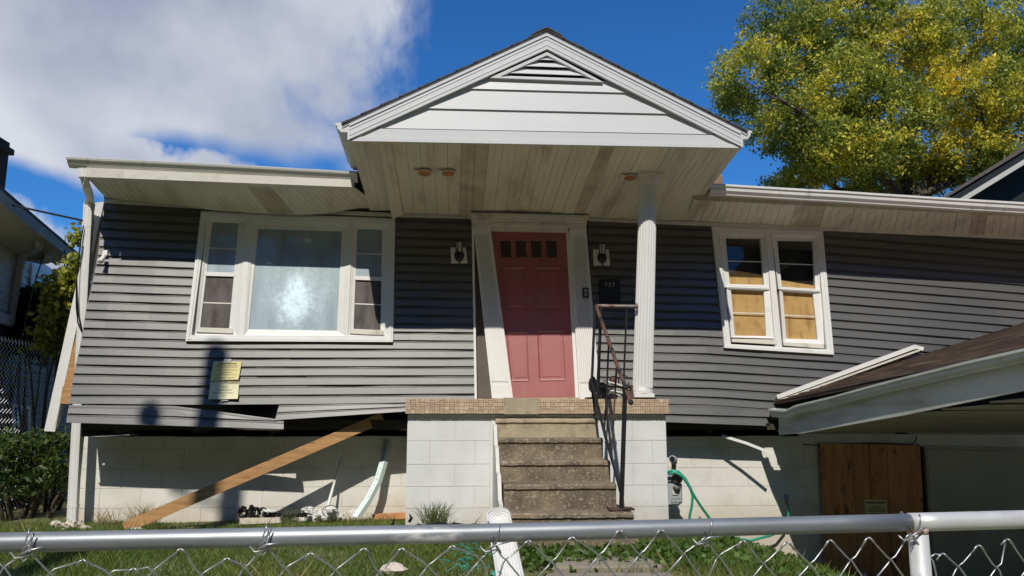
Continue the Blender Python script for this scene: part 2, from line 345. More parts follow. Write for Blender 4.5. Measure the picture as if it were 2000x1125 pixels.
# ================================================================== GROUND
def gz(x, y):
    z = .075
    if x > 2.1: z = interp(x, [(2.1, .075), (2.86, -.14), (3.9, -.47), (4.4, -.58), (60, -.62)])
    elif x < -3.4: z = .075
    if y < 4.2 and z > -.5: z = lerp(z, -.5, min(1, max(0, (4.2 - y) / 2.6)))
    z += .05 * max(0, 1 - abs(y - 6.2) / 1.8) if x < 2 else 0
    if y < 1.5: z = -.5
    return z
def ground():
    xs = np.concatenate([np.linspace(-250, -14, 8), np.linspace(-13, 13, 88), np.linspace(14, 250, 8)])
    ys = np.concatenate([np.linspace(-200, -6, 6), np.linspace(-5, 14, 76), np.linspace(15, 400, 8)])
    mb = MB(); mb.grid([[(x, y, gz(x, y) + (.012 * sin(x * 5.1 + y * 3) * sin(y * 4.3 - x) if x < 3 else 0)) for x in xs] for y in ys])
    tag(mb.build('lawn', lawnm, smooth=True), kind='structure')
    d = MB(); d.prism([(3.75, 2.5, -.575), (9.5, 2.5, -.575), (9.5, 8.52, -.56), (4.15, 8.52, -.56)], (0, 0, -.1)); tag(d.build('driveway', drv), kind='structure')
    d = MB()
    for i in range(-8, 9): d.box((i * 1.2, -.9, -.56), (i * 1.2 + 1.19, .8, -.46 + .004 * (i % 2)), bev=.008)
    tag(d.build('sidewalk', drv), kind='structure')
    d = MB(); d.box((-120, -9, -.7), (120, -1.4, -.493)); tag(d.build('road', tarmac), kind='structure')
ground()
# ================================================================== HOUSE
house = thing('house', (0.4, 8.2, .08), 'dark grey sided single-storey house leaning off its white block foundation', 'house')
LB = [(395, 203), (450, 197), (505, 190), (570, 177), (604, 168), (658, 160), (693, 153), (730, 144), (792, 135), (826, 129)]   # left end of the boards
def lx(y): return interp(y, LB)
REF_L = [(160, 676), (370, 681), (640, 681.3), (800, 681.6), (930, 682.6)]
LOW = {1: (693, 698.7, 699, 698.6), 2: (712, 716.7, 716, 715.7), 3: (730, 734.5, 733.5, 733.5), 4: (749, 753.7, 752, 751), 5: (771, 772.5, 771, 769), 6: (789, 791.5, 789.5, 785)}
def yl(k, x):
    if k <= 0: return interp(x, REF_L) + k * interp(x, [(160, 17.85), (930, 16.55)])
    return interp(x, list(zip((160, 370, 640, 920), LOW[k])))
REF_R = [(1140, 651.3), (1166, 652), (1272, 655), (1380, 657), (1500, 665), (1620, 672), (1968, 700), (2400, 737)]
def yr(k, x):
    if k == 9: return interp(x, [(1140, 805), (1309, 808.7), (1500, 815)])
    if k == 10: return interp(x, [(1140, 819.5), (1297, 825), (1504, 832.7)])
    return interp(x, REF_R) + k * (16.2 if k < 0 else 16.75)
def board(yt, yb, xa, xb, base=0., n=9, mat=sid, wob=.0025, back=.0):
    """one siding board: tucked top edge, face sloping out to a drip lip"""
    rows = [[], [], [], [], []]; ph = random.uniform(0, 6)
    for i in range(n):
        f = i / (n - 1); a, b = xa(0), xb(0)
        t_y = yt(lerp(a, b, f)); b_y = yb(lerp(a, b, f))
        xt = lerp(xa(t_y), xb(t_y), f); xq = lerp(xa(b_y), xb(b_y), f)
        t_y, b_y = yt(xt), yb(xq); o = base + wob * sin(ph + f * 9) + random.uniform(-1, 1) * wob * .3
        rows[0].append(W(xt, t_y - 1.2, o + .001)); rows[1].append(W(lerp(xt, xq, .2), lerp(t_y, b_y, .19), o + .004))
        rows[2].append(W(lerp(xt, xq, .3), lerp(t_y, b_y, .28), o + .011)); rows[3].append(W(xq, b_y - .9, o + .0215)); rows[4].append(W(xq, b_y - .2, o - .012))
    mb = MB(); mb.grid(rows); mb.grid([[p + V((0, .004, 0)) for p in r] for r in rows[::-1]])
    return mb.build('siding_board', mat, house, recalc=False)
cn = lambda v: (lambda y: v)
wl_l = lambda y: interp(y, [(412, 398), (665, 368)]); wl_r = lambda y: interp(y, [(427, 766), (667, 762)])
rx_end = lambda y: interp(y, [(430, 921.5), (778, 929.5)])
for k in range(-16, 7):
    ym = yl(k, 560); yt = (lambda kk: (lambda x: yl(kk, x)))(k - 1); yb = (lambda kk: (lambda x: yl(kk, x)))(k)
    if yl(k - 1, 560) < 660 and ym > 422:
        board(yt, yb, lx, wl_l, n=6); board(yt, yb, wl_r, rx_end, n=5)
    else:
        cut = lambda y: 470 + (k * 97) % 260
        board(yt, yb, lx, cut, n=7); board(yt, yb, cut, rx_end, base=.003, n=7)
cL = lambda x: interp(x, [(129, 792.5), (345, 794), (541, 820)]); cM = lambda x: interp(x, [(129, 808), (360, 814), (541, 823), (554, 824)]); cB = lambda x: interp(x, [(129, 826), (360, 833), (554, 839)])
board(cL, cM, lx, cn(541), base=.018, n=9); board(cM, cB, lx, cn(554), base=.024, n=9)
dA = lambda x: interp(x, [(545, 791), (791, 786.5), (928, 784)]); dM = lambda x: interp(x, [(540, 806), (791, 794.5), (928, 789)]); dB = lambda x: interp(x, [(537, 821.5), (791, 804.4), (928, 797)])
xe = lambda y: interp(y, [(791, 545), (822, 537)])
board(dA, dM, xe, cn(928), base=.012, n=7); board(dM, dB, xe, cn(928), base=.02, n=7)
rs = lambda y: interp(y, [(430, 1147), (780, 1171), (860, 1171)])
wr_l = lambda y: interp(y, [(445, 1396), (677, 1420)]); wr_r = lambda y: interp(y, [(455, 1602), (690, 1622)])
for k in range(-15, 11):
    yt = (lambda kk: (lambda x: yr(kk, x)))(k - 1); yb = (lambda kk: (lambda x: yr(kk, x)))(k)
    xR = 2380 if k < 9 else 1503; endf = cn(xR)
    if k == 10: endf = lambda y: interp(y, [(812, 1495), (833, 1504)])
    if yr(k - 1, 1510) < 672 and yr(k, 1510) > 455:
        board(yt, yb, rs, wr_l, n=6); board(yt, yb, wr_r, endf, n=8)
    elif k < 9:
        cut = cn(1486 if k == 2 else 1640 + (k * 131) % 300)
        board(yt, yb, rs, cut, n=7); board(yt, yb, cut, endf, base=.003, n=7)
    else: board(yt, yb, rs, endf, n=7, base=.01)
# sheathing and the body of the house
def sheathing():
    mb = MB(); px = [(206, 380), (930, 415), (2380, 470), (2380, 760), (1500, 806), (930, 782), (140, 782)]
    mb.prism([W(x, y, -.06) for x, y in px], (0, .05, 0)); mb.build('wall_sheathing', darkwood, house)
    mb = MB(); zt = 3.36; xl = -3.66; xr = 8.2
    mb.box((xl, 8.42, 1.02), (xl + .1, 14.5, zt)); mb.box((xl + .1, 14.4, 1.02), (xr, 14.5, zt - .3)); mb.box((xr, 8.42, 1.0), (xr + .1, 14.5, zt - .3))
    mb.build('wall', sid, house)
    mb = MB(); mb.box((-3.58, 8.0 + .12, 1.06), (4.6, 12, 1.10)); mb.box((-3.55, 8.12, 1.0), (4.6, 8.16, 1.058))
    for i in range(9): mb.box((-3.3 + i * .75, 8.17, .97), (-3.26 + i * .75, 12, 1.058))
    mb.build('floor_frame', darkwood, house)
    mb = MB(); mb.box((-3.6, 9.4, -.3), (8, 9.45, 1.06)); mb.box((-3.62, 8.2, .94), (-3.6, 9.4, 1.06)); mb.build('crawl_space_darkness', dark, house)  # near-black panels added to stand for the shade under the floor
sheathing()
# foundation
FY = 8.55; FR = 8.30
def foundation():
    mb = MB(); zt = .935; zb = -.75; x0 = P(160, 900, FY).x; x1 = P(1600, 950, FR).x
    mb.box((x0, FY + .005, zb), (1.2, FY + .2, zt - .006)); mb.box((x0, FY + .2, zb), (x0 + .2, 14, zt - .006))
    m2 = MB(); m2.box((1.2, FR + .005, zb), (x1 + .02, FR + .2, zt - .006)); m2.build('foundation', mortar, house); m2 = MB(); m2.box((x1 + 2.1, FR + .005, zb), (9, FR + .2, zt)); m2.build('foundation', mortar, house)
    fd = mb.build('foundation', mortar, house); rows = [.925 + .012, .812, .605, .413, .213, .012, -.19, -.39, -.6]
    for r in range(len(rows) - 1):
        za, zb = rows[r], rows[r + 1]; x = x0 - (.2 if r % 2 else 0)
        while x < x1 - .02:
            a = max(x, x0); b = min(x + .405, x1)
            if b - a > .03 and not (zb < -.2 and x < 1.9) and not (-.3 < a < 1.6 and r > 0 and zb > -.3 and False):
                o = MB(); q = FR if a > 1.0 else FY; j = random.uniform(0, .0016) + FY - q; g = .0016
                t = za - g
                o.prism([(a + g, FY - j, zb + g), (b - g, FY - j, zb + g), (b - g, FY - j, t - (random.uniform(0, .02) if r == 0 else 0)), (a + g, FY - j, t - (random.uniform(0, .012) if r == 0 else 0))], (0, .02, 0), bev=.003)
                o.build('block', blk, fd)
            x += .405
    mb = MB()
    for (px, r) in ((262, 14), (505, 7), (528, 10), (610, 6), (690, 8)):       # mortar lumps left on top of the wall
        mb.blob(P(px, 857, FY + .1), r * .0055, (1, .6, .75), .3)
    mb.build('mortar_lump', mortar, house)
foundation()
# ---- windows
def q4(pts, k, ox, oy): return [(x / k + ox, y / k + oy) for x, y in pts]
def pane(win, px, o, mat, name='pane'):
    if mat is glass:
        mb = MB(); mb.poly([W(x, y, o) for x, y in px]); return mb.build(name, mat, win, recalc=False)
    return px_prism(px, Wo(o), .006).build(name, mat, win)
def inset(q, l, t, r, b):
    (x0, y0), (x1, y1), (x2, y2), (x3, y3) = q
    return [(x0 + l, y0 + t), (x1 - r, y1 + t), (x2 - r, y2 - b), (x3 + l, y3 - b)]
def picture_window():
    k = lambda pts: q4(pts, 3.515, 340, 380)
    out = k([(185, 112), (1517, 165), (1503, 1010), (78, 1003)])
    inn = inset(out, 11.5, 12, 11.5, 11)
    win = ring(out, inn, Wo(.034), Wo(.034), .09).build('picture_window', white, house)
    ring(inset(out, 3.4, 3.4, 3.4, 3), inset(out, 7, 7, 7, 6.5), Wo(.042), Wo(.042), .01).build('casing_bead', white, win)
    px_prism(k([(160, 985), (1495, 992), (1500, 1012), (76, 1005)]), Wo(.05), .07).build('sill', white, win)
    gL = k([(262, 190), (442, 197), (378, 918), (178, 912)]); gC = k([(578, 235), (1152, 252), (1118, 935), (512, 925)]); gR = k([(1258, 235), (1428, 242), (1417, 930), (1232, 922)])
    oL = k([(228, 152), (497, 168), (436, 972), (140, 970)]); oC = k([(528, 165), (1217, 195), (1187, 978), (478, 975)]); oR = k([(1222, 197), (1480, 207), (1468, 985), (1190, 980)])
    for o, g, f in ((oL, gL, .010), (oC, gC, .016), (oR, gR, .010)):
        mid = [((a[0] + b[0]) / 2, (a[1] + b[1]) / 2) for a, b in zip(o, g)]
        ring(o, mid, Wo(f + .012), Wo(f), .05).build('sash_frame', white, win)
        ring(mid, g, Wo(f - .004), Wo(f - .010), .04).build('sash', white, win)
    for a, b in ((k([(497, 160), (528, 165), (478, 985), (436, 985)]), 0), (k([(1215, 190), (1224, 197), (1192, 985), (1183, 985)]), 0)):
        px_prism(a, Wo(.030), .08).build('mullion', white, win)
    # panes: upper + lower of the side lights
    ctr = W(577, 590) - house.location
    big = dusty('dusty_reflection_pane', (.02, .022, .025), (.74, .89, .96), .33, .47, [(ctr.x + .0, ctr.z + .0, .25, .30, 1), (ctr.x - .01, ctr.z + .2, .15, .16, 0), (ctr.x + .02, ctr.z + .07, .45, .16, 0)], 4)  # pale patches paint the milky reflection over the dust film
    up_ = dusty('dusty_pane', (.014, .013, .012), (.66, .76, .86), .36, .52, None, 3); lo_ = dusty('screened_pane', (.02, .017, .014), (.40, .37, .36), .12, .34, None, 7)
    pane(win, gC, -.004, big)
    for g, f, mu, ml in ((gL, .475, .245, .55), (gR, .475, .245, .52)):
        cut = lambda s: ((lerp(g[0][0], g[3][0], s), lerp(g[0][1], g[3][1], s)), (lerp(g[1][0], g[2][0], s), lerp(g[1][1], g[2][1], s)))
        a, b = cut(f); a2, b2 = cut(f + .028)
        pane(win, [g[0], g[1], b, a], -.006, up_); pane(win, [a2, b2, g[2], g[3]], -.014, lo_)
        e = 2.5
        px_prism([(a[0] - e, a[1] - 1), (b[0] + e, b[1] - 1), (b2[0] + e, b2[1] + 1), (a2[0] - e, a2[1] + 1)], Wo(.006), .03).build('meeting_rail', white, win)
        for s in (mu, f + (1 - f) * ml):
            a, b = cut(s - .006); a2, b2 = cut(s + .006); px_prism([a, b, b2, a2], Wo(-.002 if s < f else -.010), .006).build('muntin', trimc, win)
        bl, br = g[3], g[2]
        px_prism([(bl[0] - 5, bl[1]), (br[0] + 5, br[1]), (br[0] + 8, br[1] + 10), (bl[0] - 8, bl[1] + 9)], Wo(.032), .05, bev=.004).build('sash_sill', trimc, win)
picture_window()
def double_window():
    k = lambda pts: q4(pts, 3.75, 1340, 420)
    out = k([(188, 83), (1002, 115), (1083, 1018), (283, 970)]); inn = k([(236, 125), (962, 152), (1030, 985), (328, 945)])
    win = ring(out, inn, Wo(.034), Wo(.034), .09).build('double_window', white, house)
    ring(inset(out, 3, 3, 3, 3), inset(out, 6, 6, 6, 6), Wo(.041), Wo(.041), .01).build('casing_bead', white, win)
    px_prism(k([(283, 955), (1078, 1000), (1085, 1022), (280, 972)]), Wo(.05), .07).build('sill', white, win)
    px_prism(k([(586, 140), (624, 142), (704, 975), (655, 972)]), Wo(.028), .08).build('mullion', white, win)
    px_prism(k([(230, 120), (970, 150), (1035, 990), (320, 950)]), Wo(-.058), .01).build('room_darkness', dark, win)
    px_prism(k([(300, 398), (590, 442), (640, 950), (330, 930)]), Wo(-.048), .008).build('plywood_sheet', ply, win)
    px_prism(k([(660, 472), (960, 520), (1010, 965), (700, 950)]), Wo(-.047), .008).build('plywood_sheet', ply, win)
    for (uo, uu, ul, lo, sill) in (
        ([(240, 128), (586, 142), (612, 540), (282, 528)], [(290, 168), (545, 172), (572, 512), (320, 505)], None,
         ([(296, 530), (616, 538), (655, 905), (330, 895)], [(328, 545), (570, 556), (588, 886), (357, 883)]), [(335, 905), (660, 912), (665, 948), (338, 928)]),
        ([(626, 142), (962, 152), (985, 558), (676, 540)], [(668, 185), (930, 190), (948, 540), (700, 525)], None,
         ([(682, 542), (990, 560), (1012, 948), (712, 938)], [(707, 560), (930, 575), (965, 912), (735, 905)]), [(712, 930), (1010, 945), (1012, 978), (716, 955)])):
        U, G = k(uo), k(uu); mid = [((a[0] * .6 + b[0] * .4), (a[1] * .6 + b[1] * .4)) for a, b in zip(U, G)]
        ring(U, mid, Wo(.018), Wo(.006), .05).build('sash_frame', white, win); ring(mid, G, Wo(.002), Wo(-.002), .04).build('sash', white, win)
        pane(win, G, -.004, glass)
        Lo, Lg = k(lo[0]), k(lo[1]); ring(Lo, Lg, Wo(.004), Wo(-.012), .036).build('sash', white, win); pane(win, Lg, -.02, glass)
        a, b = U[3], U[2]; px_prism([(a[0] + 3, a[1] - 4.2), (b[0] - 1, b[1] - 4.2), (b[0], b[1] + 2), (a[0] + 4, a[1] + 2)], Wo(.012), .04).build('meeting_rail', white, win)
        for g, s, o in ((G, .5, .0), (Lg, .50, -.016)):
            c = lambda t: ((lerp(g[0][0], g[3][0], t), lerp(g[0][1], g[3][1], t)), (lerp(g[1][0], g[2][0], t), lerp(g[1][1], g[2][1], t)))
            (a, b), (a2, b2) = c(s - .009), c(s + .009); px_prism([a, b, b2, a2], Wo(o), .006).build('muntin', white, win)
        px_prism(k(sill), Wo(.036), .05, bev=.004).build('sash_sill', trimc, win)
double_window()
# ---- front door and surround
def door():
    k = lambda pts: q4(pts, 2.813, 860, 400)
    slab = k([(280, 140), (694, 150), (752, 1066), (392, 1066)])
    d = px_prism(slab, Wo(-.045), .04).build('front_door', doorm, house)
    for q in ([(345, 345), (466, 345), (476, 578), (362, 580)], [(517, 345), (660, 345), (668, 578), (524, 580)], [(362, 700), (478, 698), (488, 968), (386, 970)], [(532, 692), (676, 690), (690, 964), (542, 966)]):
        o = k(q); ring(o, inset(o, 3.4, 3.6, 3.4, 3.6), Wo(-.037), Wo(-.046), .01).build('panel_moulding', doorm, d)
        px_prism(inset(o, 6.5, 7, 6.5, 7), Wo(-.040), .006, bev=.004).build('door_panel', doorm, d)
    for i in range(4):
        a = 322 + i * 84; o = k([(a, 190), (a + 70, 192), (a + 74, 294), (a + 6, 293)])
        ring(o, inset(o, 2, 2, 2, 2), Wo(-.036), Wo(-.04), .01).build('pane_bead', doorm, d); px_prism(inset(o, 2, 2, 2, 2), Wo(-.0415), .004).build('pane', glassdark, d)
    sur = px_prism(k([(272, 112), (700, 122), (704, 148), (278, 140)]), Wo(.012), .06).build('door_surround', trimc, house)
    def pil(q, cap, foot):
        q = k(q); n = 8
        p = px_prism(q, Wo(.022), .08).build('pilaster', white, sur); mb = MB()
        for i in range(n):
            f0 = .09 + .82 * i / n; f1 = f0 + .82 / n * .52; t0, t1 = .06, .90
            pt = lambda f, t: (lerp(lerp(q[0][0], q[1][0], f), lerp(q[3][0], q[2][0], f), t), lerp(lerp(q[0][1], q[1][1], f), lerp(q[3][1], q[2][1], f), t))
            mb.prism([W(*pt(f0, t0), .036), W(*pt(f1, t0), .036), W(*pt(f1, t1), .036), W(*pt(f0, t1), .036)], (0, .016, 0), bev=.002)
        mb.build('flute', white, sur)
        px_prism(k(cap), Wo(.045), .07, bev=.006).build('pilaster_cap', trimc, sur); px_prism(k(foot), Wo(.034), .05, bev=.003).build('pilaster_foot', white, sur)
    pil([(180, 108), (274, 112), (400, 1066), (284, 1064)], [(182, 108), (268, 106), (266, 128), (186, 132)], [(288, 990), (378, 988), (400, 1066), (286, 1064)])
    pil([(708, 122), (802, 124), (880, 1070), (765, 1070)], [(712, 122), (800, 122), (798, 138), (718, 136)], [(770, 1000), (866, 1000), (878, 1070), (768, 1070)])
    # crosshead: stepped cornice with dentils
    for q, o in (([(158, 42), (818, 58), (816, 74), (162, 62)], .15), ([(164, 62), (814, 74), (806, 92), (176, 84)], .115), ([(176, 84), (806, 92), (804, 122), (184, 112)], .055)):
        px_prism(k(q), Wo(o), o + .05, bev=.006).build('crosshead', trimc, sur)
    for i in range(28):
        a = 262 + i * 16; y = 86 + i * .32; px_prism(k([(a, y + 4), (a + 8, y + 4), (a + 8, y + 14), (a, y + 14)]), Wo(.075), .03).build('dentil', trimc, sur)
    px_prism(k([(392, 1062), (764, 1058), (764, 1072), (392, 1074)]), Wo(.03), .1).build('threshold', conc2, house)
    px_prism([(921, 430), (925.5, 430), (931.5, 779), (927, 779)], Wo(.03), .09).build('corner_trim', white, house)
    px_prism([(924, 436), (968, 436), (1000, 778), (930, 778)], Wo(-.05), .01).build('side_board', pm('brown_board', (.12, .10, .085), .8, .2, 6), house)
    px_prism([(700 / 2.813 + 860 - 3, 452), (1115, 452), (1136, 778), (1124, 778)], Wo(-.02), .04).build('door_jamb', white, house)
door()
# ---- wall lanterns, number, bell
def lantern(x, y):
    q = [(x - 16, y - 14), (x + 14, y - 14), (x + 17, y + 17), (x - 15, y + 17)]
    b = px_prism(q, Wo(.035), .05, bev=.004).build('wall_lantern', white, house)
    c = W(x + 1, y + 2, .06); mb = MB(); mb.blob(c, .052, (1, .7, 1.25), 0, 10, 8); mb.tube([c + V((0, 0, -.04)), c + V((.005, 0, -.10))], .011, 6, scl=[1, .5]); mb.build('lamp_body', blackp, b, True)
    g = c + V((0, -.04, .085)); mb = MB(); mb.tube([g + V((0, 0, -.05)), g + V((0, 0, .0)), g + V((0, 0, .045)), g + V((0, 0, .055))], .036, 10, scl=[.6, .95, 1.0, .5]); mb.build('lamp_glass', lampglass, b, True)
    mb = MB()
    for i in range(5):
        a = 2 * pi * i / 5 + .5; e = V((cos(a), sin(a), 0)); mb.tube([g + e * .028 + V((0, 0, -.06)), g + e * .041 + V((0, 0, .04)), g + e * .03 + V((0, 0, .062))], .005, 4)
    mb.tube([g + V((0, 0, .05)), g + V((0, 0, .062))], .034, 8); mb.build('lamp_cage', blackp, b)
lantern(896, 497); lantern(1175, 501)
np_ = px_prism([(1170, 545), (1211, 545), (1212, 590), (1171, 590)], Wo(.032), .03, bev=.003).build('number_plate', blackp, house)
def wn(): return V((0, -1, KW)).normalized()
for i, ch in enumerate('727'): text('digit', ch, .062, lampglass, np_, W(1183.5 + i * 7.5, 556.5, .034), (1, 0, 0), (0, 0, 1), wn())
bell = px_prism([(1138, 562), (1149, 562), (1150.5, 581), (1139, 581)], Wo(.055), .03, bev=.003).build('doorbell', blackp, house)
for y in (567.5, 575): px_prism([(1141.5, y - 2.6), (1146.5, y - 2.6), (1147, y + 2.6), (1142, y + 2.6)], Wo(.060), .008, bev=.002).build('button', lampglass, bell)
sc = px_prism([(201, 489), (210, 488), (209, 499), (198, 500)], Wo(.05), .05, bev=.004).build('security_camera', pvc, house)
mb = MB(); a = W(204, 500, .07); mb.tube([a, a + V((-.005, -.05, -.05))], .022, 10); mb.tube([a + V((-.005, -.05, -.05)), a + V((-.008, -.07, -.07))], .027, 10); mb.build('camera_head', pvc, sc, True)
# ---- main eaves: soffit panels, fascia, gutter
def eave(front, rear, Y, n, stained, o=.05, name='soffit'):
    fx0, fx1 = front[0][0], front[-1][0]; rx0, rx1 = rear[0][0], rear[-1][0]
    mb = MB(); mb.prism([P(fx0, front[0][1] - 4, Y), P(fx1, front[-1][1] - 4, Y), W(rx1, rear[-1][1] - 9, -.1), W(rx0, rear[0][1] - 9, -.1)], (0, 0, .012)); sf = mb.build(name, dark, house)
    for i in range(n):
        f0, f1 = i / n, (i + 1) / n; g = .045 / n; dz = random.uniform(-.002, .002); q = []
        for s in (f0 + g * .0, f1 - g * .55):
            xf = lerp(fx0, fx1, s); xr = lerp(rx0, rx1, s); q.append((P(xf, interp(xf, front), Y), W(xr, interp(xr, rear), o)))
        (a, b), (c, d) = q; up3 = V((0, 0, .01)); mb = MB(); z = V((0, 0, dz)); m1 = lerp(a, b, .5) + z; m2 = lerp(c, d, .5) + z
        e0, e1 = (a + (c - a) * .46), (a + (c - a) * .54); h0, h1 = (b + (d - b) * .46), (b + (d - b) * .54)
        mb.prism([a + z, e0 + z, h0 + z, b + z], up3); mb.prism([e1 + z, c + z, d + z, h1 + z], up3); mb.prism([e0 + z + V((0, 0, .005)), e1 + z + V((0, 0, .005)), h1 + z + V((0, 0, .005)), h0 + z + V((0, 0, .005))], V((0, 0, .004)))
        mb.build('soffit_panel', soffd if i in stained else soff, sf)
    return sf
EY = 7.62
eave([(168.7, 344.5), (690, 364.5)], [(206, 386), (330, 400), (420, 411), (560, 420), (640, 418), (690, 407), (748, 407)], EY + .03, 22, (13, 14), o=.06)
eave([(1356, 389), (2000, 420.5), (2330, 437)], [(1338, 431), (2000, 462), (2330, 478)], EY + .03, 34, (7, 8, 19), o=.03)
def strip(pts, o, h, mat, name):
    for (a, b) in zip(pts, pts[1:]): px_prism([a, b, (b[0], b[1] + h), (a[0], a[1] + h)], Wo(o), .05).build(name, mat, house)
strip([(203, 388), (420, 401), (752, 415), (918, 419)], .025, 8, trimc, 'soffit_channel'); strip([(1150, 424), (1340, 432), (1660, 445), (2340, 476)], .028, 7.5, trimc, 'soffit_channel')
px_prism([(168.7, 327), (690, 351), (690, 365.5), (168.7, 345.5)], Pd(EY - .085), .113).build('fascia', trimc, house)
px_prism([(1362, 372), (2330, 420), (2330, 438), (1356, 390)], Pd(EY), .028).build('fascia', soffd, house)
GP = [(0, 0), (0, -.020), (.010, -.026), (.014, -.030), (.018, -.062), (.034, -.080), (.042, -.086), (.046, -.100), (.112, -.100), (.112, .012), (.108, .012), (.108, -.094), (.05, -.094), (.02, -.05), (.012, -.005), (.006, .003)]
def gutter(path, prof, dirv, name='gutter', par=None, mat=None, sc=1.0):
    """path of lip points; profile offset (d,z): d along dirv"""
    mb = MB(); n = len(path); rows = []
    for i, p in enumerate(path): rows.append([p + V(dirv) * (d * sc) + V((0, 0, z * sc)) for d, z in prof])
    a, m = mb.grid(rows, True); mb.f.append(tuple(range(a, a + m))); mb.f.append(tuple(range(a + (n - 1) * m, a + n * m))); mb.c += [None, None]
    g = mb.build(name, mat or guttm, par or house)
    for e, s_ in ((path[0], 1), (path[-1], -1)):
        t = (path[1] - path[0]).normalized() * s_ if e is path[0] else (path[-2] - path[-1]).normalized() * -s_ * -1
        o = MB(); o.prism([e + V(dirv) * (d * sc) + V((0, 0, z * sc)) - t * .001 for d, z in prof[:10]], t * .003); o.build('end_cap', mat or guttm, g)
    return g
def gpath(px, Y, n=16, wob=.004):
    r = []
    for i in range(n):
        x = lerp(px[0][0], px[-1][0], i / (n - 1)); r.append(P(x, interp(x, px), Y + random.uniform(-wob, wob)) + V((0, 0, random.uniform(-wob, wob) * .5)))
    return r
GT = [(d * cos(.38) - z * sin(.38), z * cos(.38) + d * sin(.38) * .6) for d, z in GP]
gutter(gpath([(129, 306.5), (320, 315), (520, 326), (697, 336)], EY - .13), GT, (0, 1, 0))
gutter(gpath([(1389, 358), (1700, 376.5), (2000, 395.5), (2330, 416)], EY - .112), GP, (0, 1, 0))
# main roof
def main_roof():
    sl = .15; mb = MB()
    a = P(135, 314, EY - .05); b = P(2330, 420, EY - .05); d = V((0, 3.4, 3.4 * sl))
    mb.prism([a, b, b + d, a + d], (0, 0, .02)); e = V((0, 3.4, -3.4 * sl)); mb.prism([a + d, b + d, b + d + e, a + d + e], (0, 0, .02))
    r = mb.build('roof', shing, house)
    for i in range(10):
        p = a + V((0, i * .34 - .02, i * .34 * sl + .021)); q = b + V((0, i * .34 - .02, i * .34 * sl + .021)); mb = MB(); mb.prism([p, q, q + V((0, .35, .35 * sl)), p + V((0, .35, .35 * sl))], (0, 0, .008)); mb.build('shingle_course', shing, r)
    mb = MB(); c = P(1411, 341, 10.2); mb.box((c.x - .4, 10.2, c.z - .9), (c.x, 10.7, c.z), bev=.01); mb.build('chimney', brickm, house)
main_roof()
# downspout, corner post, bare studs
RIB = [(-.043, -.03), (-.03, -.036), (-.02, -.030), (-.01, -.036), (.01, -.036), (.02, -.030), (.03, -.036), (.043, -.03), (.043, .03), (-.043, .03)]
DY = 8.28
mb = MB(); a = P(163, 322, EY - .03)
mb.sweep([a, P(163.5, 345, EY - .03), P(167, 358, EY + .02), P(177, 386, DY - .1), P(175, 398, DY - .01), P(174, 410, DY)], RIB)
mb.sweep([P(174, 400, DY), P(141, 1026, DY)], RIB); mb.sweep([P(172.6, 428, DY), P(171.5, 445, DY)], [(x * 1.06, y * 1.06) for x, y in RIB]); mb.sweep([P(143.5, 985, DY), P(143, 992, DY)], [(x * 1.06, y * 1.06) for x, y in RIB])
mb.build('downspout', white, house)
px_prism([(184, 396), (200, 394), (107, 843), (86, 842)], Pd(8.40), .02).build('corner_post', white, house)
px_prism([(196, 396), (203, 394), (110, 822), (104, 838)], Pd(8.395), .09).build('corner_post', white, house)
px_prism([(160, 620), (166, 620), (152, 700), (138, 789), (117, 788), (130, 722)], Pd(8.40), .04).build('wall_stud', lumber, house)
px_prism([(122, 755), (141, 752), (136, 789), (117, 788)], Pd(8.38), .04).build('plate_end', lumber, house)
mb = MB(); mb.tube([P(x, y, 8.2) for x, y in ((158, 470), (151, 520), (149, 560), (149, 600), (152, 630), (159, 647), (166, 655))], .007, 6); mb.tube([P(x, y, 8.22) for x, y in ((163, 440), (157, 480), (150, 540), (152, 610), (158, 640), (163, 660))], .006, 6); mb.build('cable', blackp, house)
